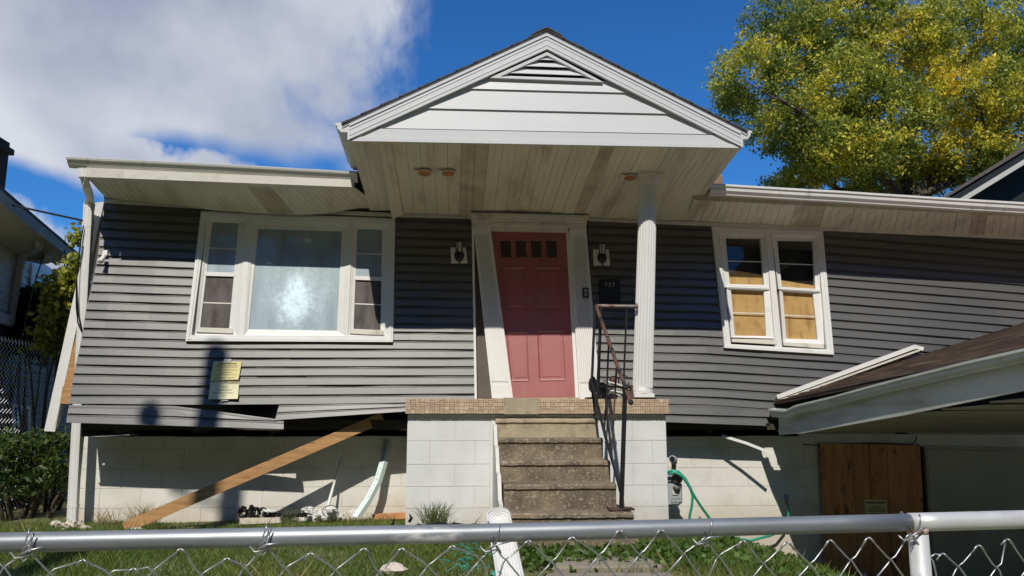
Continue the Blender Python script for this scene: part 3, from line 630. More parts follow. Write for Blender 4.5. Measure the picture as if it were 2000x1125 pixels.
# ---- porch roof
GY = 6.70
def porch_roof():
    # roof deck
    pk = P(1067.6, 61, GY - .04); le = P(668, 243.5, GY - .04); re = P(1459, 258.5, GY - .04); bk = V((0, 3.0, 0)); th = .028
    mb = MB()
    for a, b in ((le, pk), (pk, re)): mb.prism([a, b, b + bk, a + bk], (0, 0, -th))
    pr = mb.build('porch_roof', alu, house)
    for a, b in ((le, pk), (re, pk)):
        n = 11; u = (b - a) / n; nn = V((-u.z, 0, u.x)).normalized(); nn = nn if nn.z > 0 else -nn
        for i in range(n):
            p = a + u * i - V((0, .02, 0)); q = p + u * 1.12; mb = MB(); lift0 = nn * .014; lift1 = nn * .004
            mb.prism([p + nn * .002, q + nn * .002, q + lift1 + nn * .002, p + lift0 + nn * .002], (0, 3.02, 0)); mb.build('shingle_course', shing, pr)
    mb = MB(); mb.prism([pk + V((-.14, -.025, -.052)), pk + V((0, -.025, .022)), pk + V((.14, -.025, -.052)), pk + V((.14, -.025, -.04)), pk + V((0, -.025, .036)), pk + V((-.14, -.025, -.04))], (0, 3.0, 0)); mb.build('ridge_cap', shing, pr)
    # rakes with a stepped face
    for q in ([(682.8, 241), (1067.7, 64.6), (1068.8, 95.5), (681.6, 272)], [(1446.8, 257.3), (1067.7, 64.6), (1068.8, 95.5), (1448, 286)]):
        rk = px_prism(q, Pd(GY - .05), .03).build('rake_board', alu, pr)
        for t0, t1, o in ((0, .16, .010), (.36, .41, .004), (.72, .77, .004)):
            pt = lambda e, t: (lerp(q[e][0], q[3 - e][0], t), lerp(q[e][1], q[3 - e][1], t))
            px_prism([pt(0, t0), pt(1, t0), pt(1, t1), pt(0, t1)], Pd(GY - .05 - o), o + .005).build('rake_bead', alu, pr)
    L = [((681.6, 275), (1447, 289)), ((730, 250.8), (1399.5, 264)), ((818, 212), (1315, 224)), ((903.5, 173.6), (1234, 183)), ((957, 151), (1178, 159))]
    for i in range(4):
        (a, b), (c, d) = L[i], L[i + 1]; ex = 14 if i else 0
        if i == 0:
            o = px_prism([a, b, (d[0] + 6, d[1]), (c[0] - 6, c[1])], Pd(GY - .028), .03).build('gable_trim', alu, pr)
            px_prism([a, b, (b[0] - 18, b[1] - 8), (a[0] + 18, a[1] - 8)], Pd(GY - .034), .03).build('gable_trim', alu, pr); continue
        mb = MB(); T3 = lambda p, Y: P(p[0], p[1], Y)
        r0 = [T3((c[0] - ex, c[1] - .5), GY - .002), T3((d[0] + ex, d[1] - .5), GY - .002)]; r1 = [T3((a[0] - ex, a[1] - 1.4), GY - .018), T3((b[0] + ex, b[1] - 1.4), GY - .018)]
        r2 = [T3((a[0] - ex, a[1] - .6), GY + .01), T3((b[0] + ex, b[1] - .6), GY + .01)]
        mb.grid([r0, r1, r2]); mb.build('gable_board', alu, pr)
    px_prism([(700, 268), (1068, 90), (1432, 282)], Pd(GY + .012), .03).build('gable_backing', dark, pr)
    # louvred vent
    vo = [(1068.5, 101.5), (1178, 160), (957, 151.5)]; vi = [(1068.5, 107.5), (1163, 157), (976, 149.5)]
    v = ring(vo, vi, Pd(GY - .036), Pd(GY - .036), .05).build('gable_vent', alu, pr)
    for y0, y1 in ((111, 116.5), (121.5, 130), (135, 144.5), (150, 153)):
        ed = lambda y: (lerp(1068.5, 974, (y - 106) / 44), lerp(1068.5, 1166, (y - 106) / 51))
        (a, b), (c, d) = ed(y0), ed(y1); sh = lambda x, y: (x, y + (x - 1068) * .035)
        mb = MB(); mb.grid([[P(*sh(a, y0), GY - .0), P(*sh(b, y0), GY - .0)], [P(*sh(c, y1), GY - .03), P(*sh(d, y1), GY - .03)], [P(*sh(c, y1 + 1), GY - .02), P(*sh(d, y1 + 1), GY - .02)]]); mb.build('louvre', alu, v)
    # side eaves with gutters running back
    for lip, dx, X0 in (((655, 240), 1, 682), ((1468.5, 255.5), -1, 1447)):
        p = P(*lip, GY - .03); wdt = abs(P(X0, 250, GY - .03).x - p.x); prof = [(d / .112 * wdt, z * .82) for d, z in GP]
        gutter([p, p + V((0, .45, -.02)), p + V((0, .93, -.045))], prof, (dx, 0, 0), par=pr, mat=alu)
        f = P(X0, 275 if dx > 0 else 289, GY); mb = MB(); mb.box((f.x - .012, GY - .03, f.z), (f.x + .012, 7.62, f.z + .17)); mb.build('side_fascia', alu, pr)
    # soffit panels
    n = 28; random.seed(5); fr = [(683, 277.5), (1447, 290)]; rl = [(722, 415), (900, 419), (1150, 424), (1338, 431)]; sf = MB()
    sf.prism([P(684, 272, GY + .03), P(1446, 284, GY + .03), W(1338, 420, -.12), W(722, 404, -.12)], (0, 0, .012)); sf = sf.build('porch_soffit', dark, house)
    for i in range(n):
        g = .045 / n; q = []; warp = 0; jit = random.uniform(-.0025, .0025)
        for j, s in enumerate((i / n, (i + 1) / n - g * .5)):
            xf, xr = lerp(683, 1447, s), lerp(722, 1338, s); dy = 0
            if i == 2: dy = 13 if j == 0 else 4
            if i in (0, 1): dy = -4
            if i == 8: dy = 4 * j + 2
            if 9 <= i <= 17: dy = -4 * sin((i - 8) / 9 * pi)
            zf = .012 if (i == 2 and j == 0) or (i == 8 and j == 1) else 0
            q.append((P(xf, interp(xf, fr), GY + .005) + V((0, 0, jit - zf * .2)), W(xr, interp(xr, rl) + dy, .05) + V((0, 0, jit))))
        (a, b), (c, d) = q; mb = MB(); e0, e1 = a + (c - a) * .47, a + (c - a) * .53; h0, h1 = b + (d - b) * .47, b + (d - b) * .53; u = V((0, 0, .010)); r = V((0, 0, .0035))
        mb.prism([a, e0, h0, b], u); mb.prism([e1, c, d, h1], u); mb.prism([e0 + r, e1 + r, h1 + r, h0 + r], V((0, 0, .004)))
        mb.build('soffit_panel', soffd if i in (8, 9, 18) else soff, sf)
    q0 = P(1065, 284, GY); n3 = (P(1447, 290, GY) - P(683, 277.5, GY)).cross(W(1338, 431, .05) - P(1447, 290, GY)).normalized()
    holem = pm('raw_wood', (.42, .20, .08), .8, .3, 14)
    for x, y in ((829, 337), (876, 337.5), (1231, 346)):
        c = PL(x, y, q0, n3) + V((0, 0, -.004)); mb = MB(); rim = MB(); N = 16
        ex = V((1, 0, 0)); ey = n3.cross(ex).normalized()
        mb.prism([c + ex * (.062 * cos(2 * pi * i / N)) + ey * (.062 * sin(2 * pi * i / N)) for i in range(N)], V((0, 0, .006)))
        o = mb.build('light_opening', holem, sf)
        rim.sweep([c + ex * (.066 * cos(2 * pi * i / N)) + ey * (.066 * sin(2 * pi * i / N)) + V((0, 0, -.002)) for i in range(N + 1)], [(.006, 0), (0, .006), (-.006, 0), (0, -.006)], ref=n3, caps=False); rim.build('opening_rim', trimc, o)
        rim = MB(); rim.prism([c + ex * sx + ey * sy for sx, sy in ((-.10, -.06), (-.066, -.06), (-.066, .06), (-.10, .06))], V((0, 0, -.003))); rim.build('old_patch', trimc, o)
porch_roof()
# ================================================================== PORCH
PY = 7.15
porch = thing('front_porch', (.8, 7.6, .1), 'white painted block porch with tiled edge and five worn concrete steps', 'porch')
def build_porch():
    zt = P(1050, 779, PY - .06).z; zc = P(1050, 808, PY - .06).z; x0 = P(795, 900, PY).x; x1 = P(1303, 900, PY).x; zb = -.15
    mb = MB(); mb.box((x0, PY + .006, zb), (x1, 8.5, zc)); core = mb.build('porch_body', mortar, porch)
    rows = [1.135, .917, .713, .523, .336, .13, -.08]; rows[0] = zc - .002
    sx0 = P(957, 900, PY).x; sx1 = P(1200, 900, PY).x
    for r in range(6):
        top, bot = rows[r], rows[r + 1]; g = .0013
        if r == 0:
            cuts = [x0, .2, sx1 + .05, x1]
        for side in ((x0, sx0), (sx1 - .06, x1)):
            cs = [side[0]] + [x for x in ([x0 + .40 * i + (.2 if r % 2 else 0.02) for i in range(8)]) if side[0] + .05 < x < side[1] - .05] + [side[1]]
            for a, b in zip(cs, cs[1:]):
                o = MB(); j = random.uniform(0, .002); o.prism([(a + g, PY - j, bot + g), (b - g, PY - j, bot + g), (b - g, PY - j, top - g), (a + g, PY - j, top - g)], (0, .02, 0), bev=.002); o.build('block', blkw, core)
        y = PY + .02
        while y < 8.1:
            for X, s in ((x0, -1), (x1, 1)):
                o = MB(); e = min(y + .4, 8.4); o.prism([(X, y, bot + g), (X, e - g, bot + g), (X, e - g, top - g), (X, y, top - g)], (s * .004, 0, 0)); o.build('block', blkw, core)
            y += .4
    mb = MB(); mb.box((sx0 + .002, PY - .002, zb), (sx1 - .062, PY + .01, zc - .01)); mb.build('wall_face', blkw, porch)
    # slab and mosaic edge
    xa = P(792, 790, PY - .06).x; xb = P(1307, 790, PY - .06).x
    mb = MB(); mb.box((xa + .012, PY - .05, zc + .002), (xb - .012, 8.12, zt - .008)); mb.build('slab', conc2, porch)
    mb = MB(); nz = 4; dz = (zt - zc) / nz; x = xa
    pal = [(.54, .40, .27), (.58, .44, .30), (.51, .37, .25), (.60, .47, .33), (.55, .42, .29), (.50, .36, .24)]
    dx = .043
    i = 0
    while x < xb - .001:
        for r in range(nz):
            big = random.random(); col = random.choice(pal); z0 = zc + r * dz; e = min(x + dx, xb); g = .0016
            if big < .45:
                h = (x + e) / 2
                for a, b in ((x, h), (h, e)): c2 = random.choice(pal); mb.box((a + g, PY - .062 - random.uniform(0, .002), z0 + g), (b - g, PY - .05, z0 + dz - g), c2)
            elif big < .8:
                for a, b in ((z0, z0 + dz / 2), (z0 + dz / 2, z0 + dz)): c2 = random.choice(pal); mb.box((x + g, PY - .062 - random.uniform(0, .002), a + g), (e - g, PY - .05, b - g), c2)
            else: mb.box((x + g, PY - .062 - random.uniform(0, .002), z0 + g), (e - g, PY - .05, z0 + dz - g), col)
        x += dx; i += 1
    y = PY - .05
    while y < 8.05:
        for X in (xa, xb - .012): mb.box((X, y, zc), (X + .012, min(y + .041, 8.1), zt), random.choice(pal))
        x = xa
        y += .043
    for iy in range(14):
        for ix in range(int((xb - xa) / .086)): mb.box((xa + ix * .086 + .001, PY - .06 + iy * .086, zt - .008), (xa + ix * .086 + .085, PY - .06 + iy * .086 + .084, zt), random.choice(pal))
    o = mb.build('mosaic_tile', tilem, porch, recalc=False); o['kind'] = 'stuff'
    mb = MB(); px_prism([(984, 776.5), (1052, 778), (1052, 809), (984, 809)], Pd(PY - .068), .02, mb); mb.build('plain_patch', conc2, porch)
    # steps
    ST = [(968, 1166, 818, 855, 7.10, conc2), (973.5, 1178, 855.5, 899, 6.83, conc), (977.6, 1192, 899, 944, 6.56, conc), (985, 1204, 945, 996, 6.28, conc), (995, 1238, 1000.5, 1060, 6.0, conc)]
    for i, (xa_, xb_, ya, yb_, Y, m) in enumerate(ST):
        a, b = P(xa_, ya, Y), P(xb_, ya, Y); z1 = min(a.z, b.z) if i else P(1060, 817, Y).z; z0 = -.1; mb = MB(); nx = 24; rows = []
        for j in range(nx + 1):
            x = lerp(a.x, b.x, j / nx); jy = random.uniform(-.004, .004); jz = random.uniform(-.004, .001); c = .022 if 0 < j < nx else .034
            rows.append([(x, 7.13, z0), (x, Y + .016 + jy, z0), (x, Y + .014 + jy, lerp(z0, z1, .5)), (x, Y + .012 + jy, z1 - .045 + jz), (x, Y + jy - .004, z1 - .034 + jz), (x, Y + jy - .002, z1 - c * .6 + jz * .6), (x, Y + c * .6 + jy, z1 + jz), (x, Y + .14, z1 + random.uniform(-.003, .003)), (x, 7.13, z1)])
        n, mm = mb.grid(rows); mb.f.append(tuple(range(n, n + mm))); mb.f.append(tuple(range(n + nx * mm, n + nx * mm + mm))); mb.c += [None, None]
        mb.build('step', m, porch)
    # painted cheek at the left of the flight
    xs = P(972, 900, 6.9).x; mb = MB(); prof = [(7.148, 1.10), (7.02, 1.09), (6.9, .93), (6.74, .90), (6.6, .72), (6.45, .70), (6.33, .52), (6.2, .50), (6.15, .0), (7.148, .0)]
    mb.prism([(xs - .03, y, z - .035) for y, z in prof], (.03, 0, 0)); mb.build('step_cheek', mortar, porch)
    return zt
ZP = build_porch()
# column
def flutes(n, R, d=.09):
    r = []
    for i in range(n * 4):
        a = 2 * pi * i / (n * 4); k = R * (1 - (d if i % 4 in (2, 3) else 0)); r.append((k * cos(a), k * sin(a)))
    return r
def column():
    b = P(1254.5, 780, 7.27); b.z = ZP; t = P(1266.5, 341, 7.27)
    c = thing('porch_column', b, 'white fluted column holding up the porch roof beside the railing', 'column')
    ax = (t - b); R = .088; mb = MB(); pts = [b + ax * (.05 + .9 * i / 10) for i in range(11)]
    mb.sweep(pts, flutes(20, R, .085), ref=(0, 1, 0), scl=[1.06 - .10 * i / 10 for i in range(11)]); mb.build('shaft', white, c)
    mb = MB(); mb.box((b.x - .095, b.y - .095, b.z + .018), (b.x + .095, b.y + .095, b.z + .055), bev=.006); mb.tube([b + V((0, 0, .055)), b + V((0, 0, .075)), b + ax * .05], .1, 24, scl=[1, 1.0, .93]); mb.build('base', white, c)
    mb = MB(); mb.box((b.x - .08, b.y - .08, b.z), (b.x + .11, b.y + .09, b.z + .017)); mb.build('base_shadow_gap', blackp, c)  # black slab stands for the shadow gap under the base
    mb = MB(); mb.tube([b + ax * .945, b + ax * .955, b + ax * .97, b + ax * .985], .1, 24, scl=[.85, .95, 1.05, 1.1]); mb.box((t.x - .125, t.y - .12, t.z - .035), (t.x + .125, t.y + .12, t.z + .02), bev=.005); mb.build('capital', trimc, c)
column()
def fallen():
    a = P(973, 1000, 5.75); b = P(1000, 1180, 4.9); b.z = gz(b.x, b.y) + .05
    c = thing('column_piece', b, 'broken length of white fluted column lying propped against the bottom step', 'column')
    prof = []
    for i in range(40):
        an = pi * i / 39; k = .085 * (1 - (.08 if i % 4 in (2, 3) else 0)); prof.append((-k * cos(an), k * sin(an) * .9))
    prof2 = prof + [(x * .93, y * .93) for x, y in prof[::-1]]
    mb = MB(); d = (b - a).normalized(); mb.sweep([a + d * (i / 6) * (b - a).length for i in range(7)], prof2, ref=(0, 1, 0)); o = mb.build('shaft', white, c)
    # flattened half-round end
    mb = MB(); sd = d.cross(V((0, 1, 0))).normalized(); ot = sd.cross(d).normalized(); rows = []
    for j in range(6):
        f = j / 5 * pi / 2; rows.append([a + sd * (x * cos(f)) + ot * (y * (1 if j < 5 else .9)) - d * (.075 * sin(f)) for x, y in prof])
    mb.grid(rows); mb.build('rounded_end', white, c)
fallen()
# railing
def railing():
    r = thing('stair_railing', P(1214, 996, 6.12), 'rusty black iron handrail running up the right side of the steps', 'railing')
    tp = P(1164, 597, 7.12); col = P(1243, 598, 7.2); hb = P(1232, 786, 6.0); base = P(1213.5, 994, 6.12)
    pt = lambda px, f: P(px[0], px[1], lerp(7.12, 6.05, f))
    mb = MB(); mb.tube([tp, col], .0125, 8); mb.tube([col + V((-.004, 0, 0)), col + V((.012, 0, 0))], .03, 10, ref=(0, 1, 0)); mb.build('top_rail', pm('worn_rail', (.34, .30, .26), .6, .2, 9, c2=(.24, .10, .05), c2s=12, thr=.55, soft=.1), r)
    mb = MB(); n = 12; mb.tube([lerp(tp, hb, i / n) + V((random.uniform(-1, 1) * .002, 0, random.uniform(-1, 1) * .002)) for i in range(n + 1)], .0165, 8); mb.blob(hb, .021, jit=.03, n=10, m=8); mb.build('handrail', rust, r)
    mb = MB(); mb.tube([P(1221, 757, 6.12), P(1219, 820, 6.12), base], .0185, 6); mb.build('post', blackm, r)
    mb = MB(); mb.box((base.x - .10, base.y - .06, base.z - .006), (base.x + .09, base.y + .06, base.z + .008), bev=.004); mb.build('post_foot', rust, r)
    mb = MB(); mb.tube([P(1162, 600, 7.11), P(1156, 745, 7.09), P(1157, 760, 7.09), P(1160.5, 812, 7.1)], .0125, 6); mb.build('post', blackm, r)
    mb = MB(); mb.tube([P(1174, 597, 7.14), P(1170, 700, 7.14), P(1168, 783, 7.14)], .0145, 6); mb.build('post', blackm, r)
    mb = MB(); mb.tube([P(1157, 750, 7.08), P(1184, 858, 6.55), P(1213, 958, 6.13)], .014, 6); mb.build('bottom_rail', blackm, r)
    for q in ([(1188.7, 672, .27), (1185, 770, .27), (1180, 845, .27)], [(1204, 719, .53), (1199.5, 800, .55), (1194, 895, .55)], [(1172, 640, .1), (1167, 740, .1), (1166, 790, .12)]):
        mb = MB(); mb.tube([pt((x, y), f) for x, y, f in q], .0085, 6); mb.build('baluster', rust if q[0][0] == 1204 else blackm, r)
    mb = MB(); mb.tube([P(1224, 599, 7.16), P(1219, 725, 7.16), P(1217, 782, 7.16)], .009, 6); mb.build('baluster', blackm, r)
    mb = MB(); mb.tube([P(1158, 754, 7.13), P(1232, 757, 7.18)], .011, 6); mb.build('cross_rail', blackm, r)
    mb = MB(); mb.tube([P(1183, 780, 6.8), P(1196, 900, 6.4), P(1213, 965, 6.15)], .011, 6); mb.build('brace', blackm, r)
railing()
def cables():
    t = thing('cable_bundle', P(1190, 780, 7.4), 'tangled black and white cables and cases dumped behind the railing', 'cables')
    mb = MB(); mb.blob(P(1158, 752, 7.35), .062, (.7, .8, 1.25), .12, 12, 9); mb.blob(P(1175, 757, 7.42), .05, (1, .8, 1), .2, 10, 7); mb.build('black_case', blackp, t, True)
    px_prism([(1172, 752), (1208, 764), (1205, 781), (1146, 779), (1146, 776), (1170, 776)], Pd(7.38), .12, bev=.008).build('black_box', blackp, t)
    for i, (a, b, c) in enumerate((((1178, 743), (1205, 750), (1236, 762)), ((1186, 750), (1210, 756), (1236, 760)), ((1190, 762), (1212, 766), (1234, 776)), ((1185, 762), (1208, 771), (1232, 779)), ((1200, 758), (1218, 763), (1236, 768)))):
        mb = MB(); Y = 7.24 + .02 * i; mb.tube([P(*a, Y), P(*b, Y), P(*c, Y)], .0075, 6); mb.build('white_cable', pvc, t)
    for i in range(7):
        mb = MB(); cx, cy = random.uniform(1150, 1230), random.uniform(742, 772); n = 12; rx, ry = random.uniform(8, 20), random.uniform(5, 14)
        mb.tube([P(cx + rx * cos(2 * pi * j / n + i), cy + ry * sin(2 * pi * j / n * 1.0), 7.26 + .012 * i) for j in range(n)], .006, 5); mb.build('black_cable', blackp, t)
    mb = MB(); mb.blob(P(1197, 743, 7.4), .04, (.7, .7, 1), .3, 8, 6); mb.build('brown_scrap', rust, t)
    mb = MB(); mb.tube([P(1233, 752, 7.2), P(1233.5, 780, 7.2)], .016, 8); mb.build('metal_clamp', rust, t)
cables()
# ================================================================== CARPORT ROOF at the right
def carport():
    XF = 3.27; K = .16; kn = V((1, K, 0))
    PX = lambda x, y, X: PL(x, y, V((X, 7.9, 0)), kn)
    c = thing('carport', (4.5, 6.2, -.58), 'low carport roof with weathered brown shingles and a sagging white gutter', 'carport')
    # fascia
    bot = [(1521, 849), (1565, 846.5), (1768, 810.5), (2000, 762.5), (2500, 655)]; top = [(1521, 808), (1565, 803), (1700, 770), (2000, 700), (2500, 580)]
    xs = [1521, 1545, 1565, 1640, 1700, 1768, 1850, 1920, 2000, 2150, 2300, 2500]; mb = MB()
    r0 = [PX(x, interp(x, top), XF) for x in xs]; r1 = [PX(x, interp(x, bot), XF) for x in xs]; off = V((.03, 0, 0))
    mb.grid([r0, r1]); mb.grid([[p + off for p in r1], [p + off for p in r0]]); mb.grid([r1, [p + off for p in r1]]); mb.grid([[p + off for p in r0], r0]); mb.prism([r0[0], r1[0], r1[0] + off, r0[0] + off], (0, .001, 0))
    mb.build('fascia', pm('weathered_white', (.60, .62, .60), .55, .08, 4, c2=(.36, .36, .29), c2s=3, thr=.6, soft=.15, st2=(1, .5, 2)), c)
    # gutter on the fascia
    gp = [(1533, 801), (1552, 792), (1620, 775), (1693, 754.7), (1740, 743), (1787, 731), (1880, 709), (2000, 680), (2200, 634), (2500, 566)]
    path = [PX(x, y, XF - .085) + V((0, 0, random.uniform(-.004, .004))) for x, y in gp]; path.insert(0, PX(1500, 799, XF - .085))
    gutter(path, [(d * .76, z * .8) for d, z in GP], (1, 0, 0), par=c, mat=MATS['weathered_white'])
    # roof surface
    A0 = W(1515, 784, .04); A1 = W(2000, 632, .04); B0 = PX(2000, 684, XF - .02); dirE = (B0 - A0).normalized(); Bf = A0 + dirE * 5.2; up_ = (A1 - A0).normalized(); n3 = up_.cross(dirE).normalized(); n3 = n3 if n3.z > 0 else -n3
    mb = MB(); e = up_ * 5.2; mb.prism([A0 - n3 * .012, Bf - n3 * .012, Bf + e - n3 * .012, A0 + e - n3 * .012], n3 * -.02); deck = mb.build('roof_deck', shingb, c)
    s = .125
    for i in range(26):
        p = A0 + up_ * (i * s - .02) ; q = Bf + up_ * (i * s - .02); k = 10; rows = []
        for j in range(k + 1):
            b = lerp(p, q, j / k) + n3 * random.uniform(-.003, .003); rows.append([b, b + n3 * .015, b + up_ * s * 1.1 + n3 * .002])
        mb = MB(); mb.grid(rows); o = mb.build('shingle_course', shingb, c, recalc=False)
    # metal step flashing along the wall
    mb = MB(); a = W(1517, 776, .07); b = W(1788, 677, .07); mb.sweep([a, lerp(a, b, .5), b, W(1803, 682, .09)], [(-.02, -.012), (.02, -.012), (.022, .012), (-.018, .014)], ref=(0, 1, 0)); mb.build('flashing', white, c)
    mb = MB(); mb.sweep([W(1517, 784, .08), W(1795, 684, .08)], [(-.008, -.02), (.008, -.02), (.008, .02), (-.008, .02)]); mb.build('flashing', trimc, c)
    # ceiling
    z = lambda Y: interp(Y, [(3.0, r1[-1].z - .02), (7.9, r1[0].z + .03)])
    cm = pm('olive_grey_boards', (.36, .34, .27), .7, .15, 4)  # on the white header beam this olive-grey carries its shade
    for i in range(12):
        y0 = 7.9 - i * .44; y1 = y0 - .432; mb = MB(); sag = .06 * sin(min(1, i / 6) * pi * .5) if i > 3 else 0
        mb.prism([(XF + .045 + K * (7.9 - y0), y0, z(y0) - sag * .6), (8.3, y0, z(y0) - .02), (8.3, y1, z(y1) - .02), (XF + .045 + K * (7.9 - y1), y1, z(y1) - sag)], (0, 0, .012)); mb.build('ceiling_panel', cm, c)
    mb = MB(); mb.box((8.2, 3.2, -.6), (8.3, 3.3, 2.2)); mb.build('carport_post', blk, c)
    px_prism([(1530, 814), (2400, 817), (2400, 851), (1530, 847)], Pd(7.98), .05).build('header_beam', cm, c)
    mb = MB(); q = P(1758, 846, 7.95); mb.box((q.x - .035, q.y - .06, q.z - .01), (q.x + .05, q.y + .05, q.z + .002)); mb.build('light_base', dark, c); mb = MB(); mb.blob(q + V((.005, -.03, .04)), .014, (1, 1, 2.2), 0, 8, 6); mb.build('bare_bulb', pvc, c, True)
carport()
def garage():
    g = MB(); x0 = P(1590, 900, FR).x; g.box((x0, FR + .06, -.8), (9, FR + .1, .97)); g.build('garage_dark', dark, house)
    gd = px_prism([(1806, 870), (2350, 885), (2420, 1200), (1822, 1130)], Pd(FR - .03), .05).build('garage_door', pm('grey_door_paint', (.46, .45, .38), .6, .1, 4), house)
    for q in ([(1810, 876), (1988, 882), (2002, 1010), (1818, 1010)], [(2004, 884), (2200, 890), (2220, 1012), (2018, 1012)], [(1819, 1016), (2003, 1016), (2016, 1140), (1826, 1132)]):
        px_prism(q, Pd(FR - .042), .014, bev=.006).build('door_panel', MATS['grey_door_paint'], gd)
    px_prism([(1560, 846), (2350, 852), (2350, 884), (1798, 872), (1600, 866), (1572, 868)], Pd(FR - .01), .05).build('lintel', blk, house)
    cov = px_prism([(1602, 866), (1797, 869), (1816, 1180), (1616, 1180)], Pd(FR - .03), .02).build('plywood_cover', darkwood, house)
    for a, b, c, d in ((1601, 1663.5, 1615, 1680), (1664.5, 1696, 1681, 1709), (1697.5, 1730.5, 1710.5, 1745), (1731.5, 1797, 1746, 1813)):
        px_prism([(a, 865 + (a - 1600) * .025), (b, 865 + (b - 1600) * .025), (d, 1180), (c, 1180)], Pd(FR - .045 - random.uniform(0, .006)), .015, bev=.003).build('plank', plyd, cov)
    mb = MB(); mb.tube([P(x, y, FR - .04) for x, y in ((1568, 868), (1600, 870), (1700, 866), (1780, 868.5), (1788, 862), (1791, 850))], .006, 6); mb.build('cable', blackp, house)
garage()
# ================================================================== POSTED NOTICES
def notice(name, quad, fn, mat, label, title, lines, bend, size=.03):
    c = fn(*((sum(p[0] for p in quad) / 4, sum(p[1] for p in quad) / 4))); t = thing(name, c, label, 'notice')
    A, B, Cc, D = [fn(*p) for p in quad]; n = 8; rows = []
    pt = lambda u, v: lerp(lerp(A, B, u), lerp(D, Cc, u), v) + V((0, -bend * (v ** 2) * (1 + .35 * sin(u * 5 + v * 3)) - .004 * sin(u * pi * 2), 0))
    for i in range(n + 1): rows.append([pt(j / 8, i / n) for j in range(9)])
    mb = MB(); mb.grid(rows); mb.grid([[p + V((0, .0012, 0)) for p in r] for r in rows[::-1]]); mb.build('sheet', mat, t, True, recalc=False)
    x = (B - A).normalized(); ln = MB()
    for v, u0, u1, h in lines:
        u = u0
        while u < u1 - .02:
            wd = random.uniform(.03, .09); e = min(u + wd, u1); ln.prism([pt(u, v) + V((0, -.0022, 0)), pt(e, v) + V((0, -.0022, 0)), pt(e, v + h) + V((0, -.0022, 0)), pt(u, v + h) + V((0, -.0022, 0))], (0, .001, 0)); u = e + .012
    if lines: ln.build('printed_lines', ink, t)['kind'] = 'stuff'
    if title:
        s, v = title; text('printed_title', s, size, ink, t, pt(.5, v) + V((0, -.003, 0)), x, (0, 0, 1), (0, -1, .05), .0006)
    return t
u = notice('upper_notice', [(417, 706), (472, 706), (466.5, 741.5), (411.5, 742)], Wo(.03), paper, 'deep yellow notice taped above the paler sheet on the grey siding', None,
       [(.09, .2, .82, .05), (.22, .12, .9, .018), (.30, .12, .85, .018), (.46, .12, .88, .018), (.60, .3, .7, .018), (.72, .12, .88, .018), (.88, .15, .55, .025), (.88, .6, .85, .025)], .012)
u = notice('lower_notice', [(411.5, 741), (467, 742), (466, 779), (408, 780)], Wo(.026), paper2, 'pale no trespassing notice taped below the yellow sheet on the siding', ('NO TRESPASSING', .14),
       [(.36, .4, .65, .03), (.52, .3, .75, .03), (.67, .14, .85, .03), (.82, .42, .6, .025)], .022, .0335)
mb = MB(); px_prism([(432, 778), (447, 777), (446, 782.5), (431, 784)], Wo(.034), .002, mb); px_prism([(437, 701), (452, 701), (451, 707.5), (436, 707.5)], Wo(.032), .002, mb); mb.build('tape', tape, u)
notice('garage_notice', [(1688, 975), (1732, 976), (1735, 1030), (1691, 1030)], Pd(FR - .056), paper, 'yellow notice fixed to the brown plywood over the garage opening', None,
       [(.09, .06, .92, .055), (.24, .35, .72, .03), (.32, .15, .9, .03), (.40, .15, .9, .03), (.5, .2, .9, .03)], .002)
# ================================================================== LOOSE THINGS AROUND THE HOUSE
def brace():
    top = P(748, 815, 8.15); bot = P(243, 1031, 7.95); t = thing('timber_brace', bot, 'long orange timber plank propped diagonally from the lawn under the siding', 'timber')
    d = (top - bot).normalized(); sd = V((0, 1, 0)); n = d.cross(sd).normalized(); h = .053
    mb = MB(); n = -n if n.z < 0 else n; mb.prism([bot - n * h - sd * .02, top - n * h - sd * .02, top + n * h - sd * .02, bot + n * h - sd * .02], (0, .04, 0), bev=.004); mb.build('plank', lumber, t)
brace()
def simple(name, label, cat, mb, mat, loc, group=None, smooth=False):
    return tag(mb.build(name, mat, None, smooth, loc=loc), label, cat, group)
mb = MB(); mb.tube([P(667, 893, 8.5), P(655, 935, 8.42), P(640, 990, 8.32), P(636, 1004, 8.28)], .012, 8, scl=[.5, .9, 1.6, 2.4]); simple('broken_pipe', 'thin white pipe leaning on the foundation above the plaster rubble', 'pipe', mb, pvc, P(640, 1004, 8.3), smooth=True)
mb = MB(); rows = []
for x, y, wd in ((757, 858, 10), (750, 900, 11), (738, 940, 11), (718, 978, 11), (696, 1010, 12)):
    Y = interp(y, [(858, 8.5), (1010, 8.22)]); rows.append([P(x - wd * .7, y - 2, Y), P(x + wd * .1, y, Y - .014), P(x + wd * .7, y + 3, Y)])
mb.grid(rows); mb.grid([[p + V((0, .003, 0)) for p in r] for r in rows[::-1]]); o = simple('metal_flashing', 'bent grey-green metal strip leaning against the foundation near the porch', 'metal strip', mb, steelg, P(696, 1010, 8.3))
mb = MB()
for i in range(13):
    t = i / 12; y = lerp(870, 1002, t); x = interp(y, [(858, 757), (900, 750), (940, 738), (978, 718), (1010, 696)]) - 4; Y = interp(y, [(858, 8.5), (1010, 8.22)]) - .012; px_prism([(x, y), (x + 2, y + .5), (x + .5, y + 5), (x - 1.5, y + 4.5)], Pd(Y), .002, mb)
mb.build('slot', dark, o)
mb = MB(); a, b = P(1410, 851, 8.10), P(1509, 886, 7.92); mb.sweep([a, lerp(a, b, .5) + V((0, 0, .012)), b], [(-.014, -.006), (.014, -.006), (.014, .006), (-.014, .006)]); simple('loose_trim', 'narrow white trim strip hanging loose below the siding right of the porch', 'trim', mb, white, a)
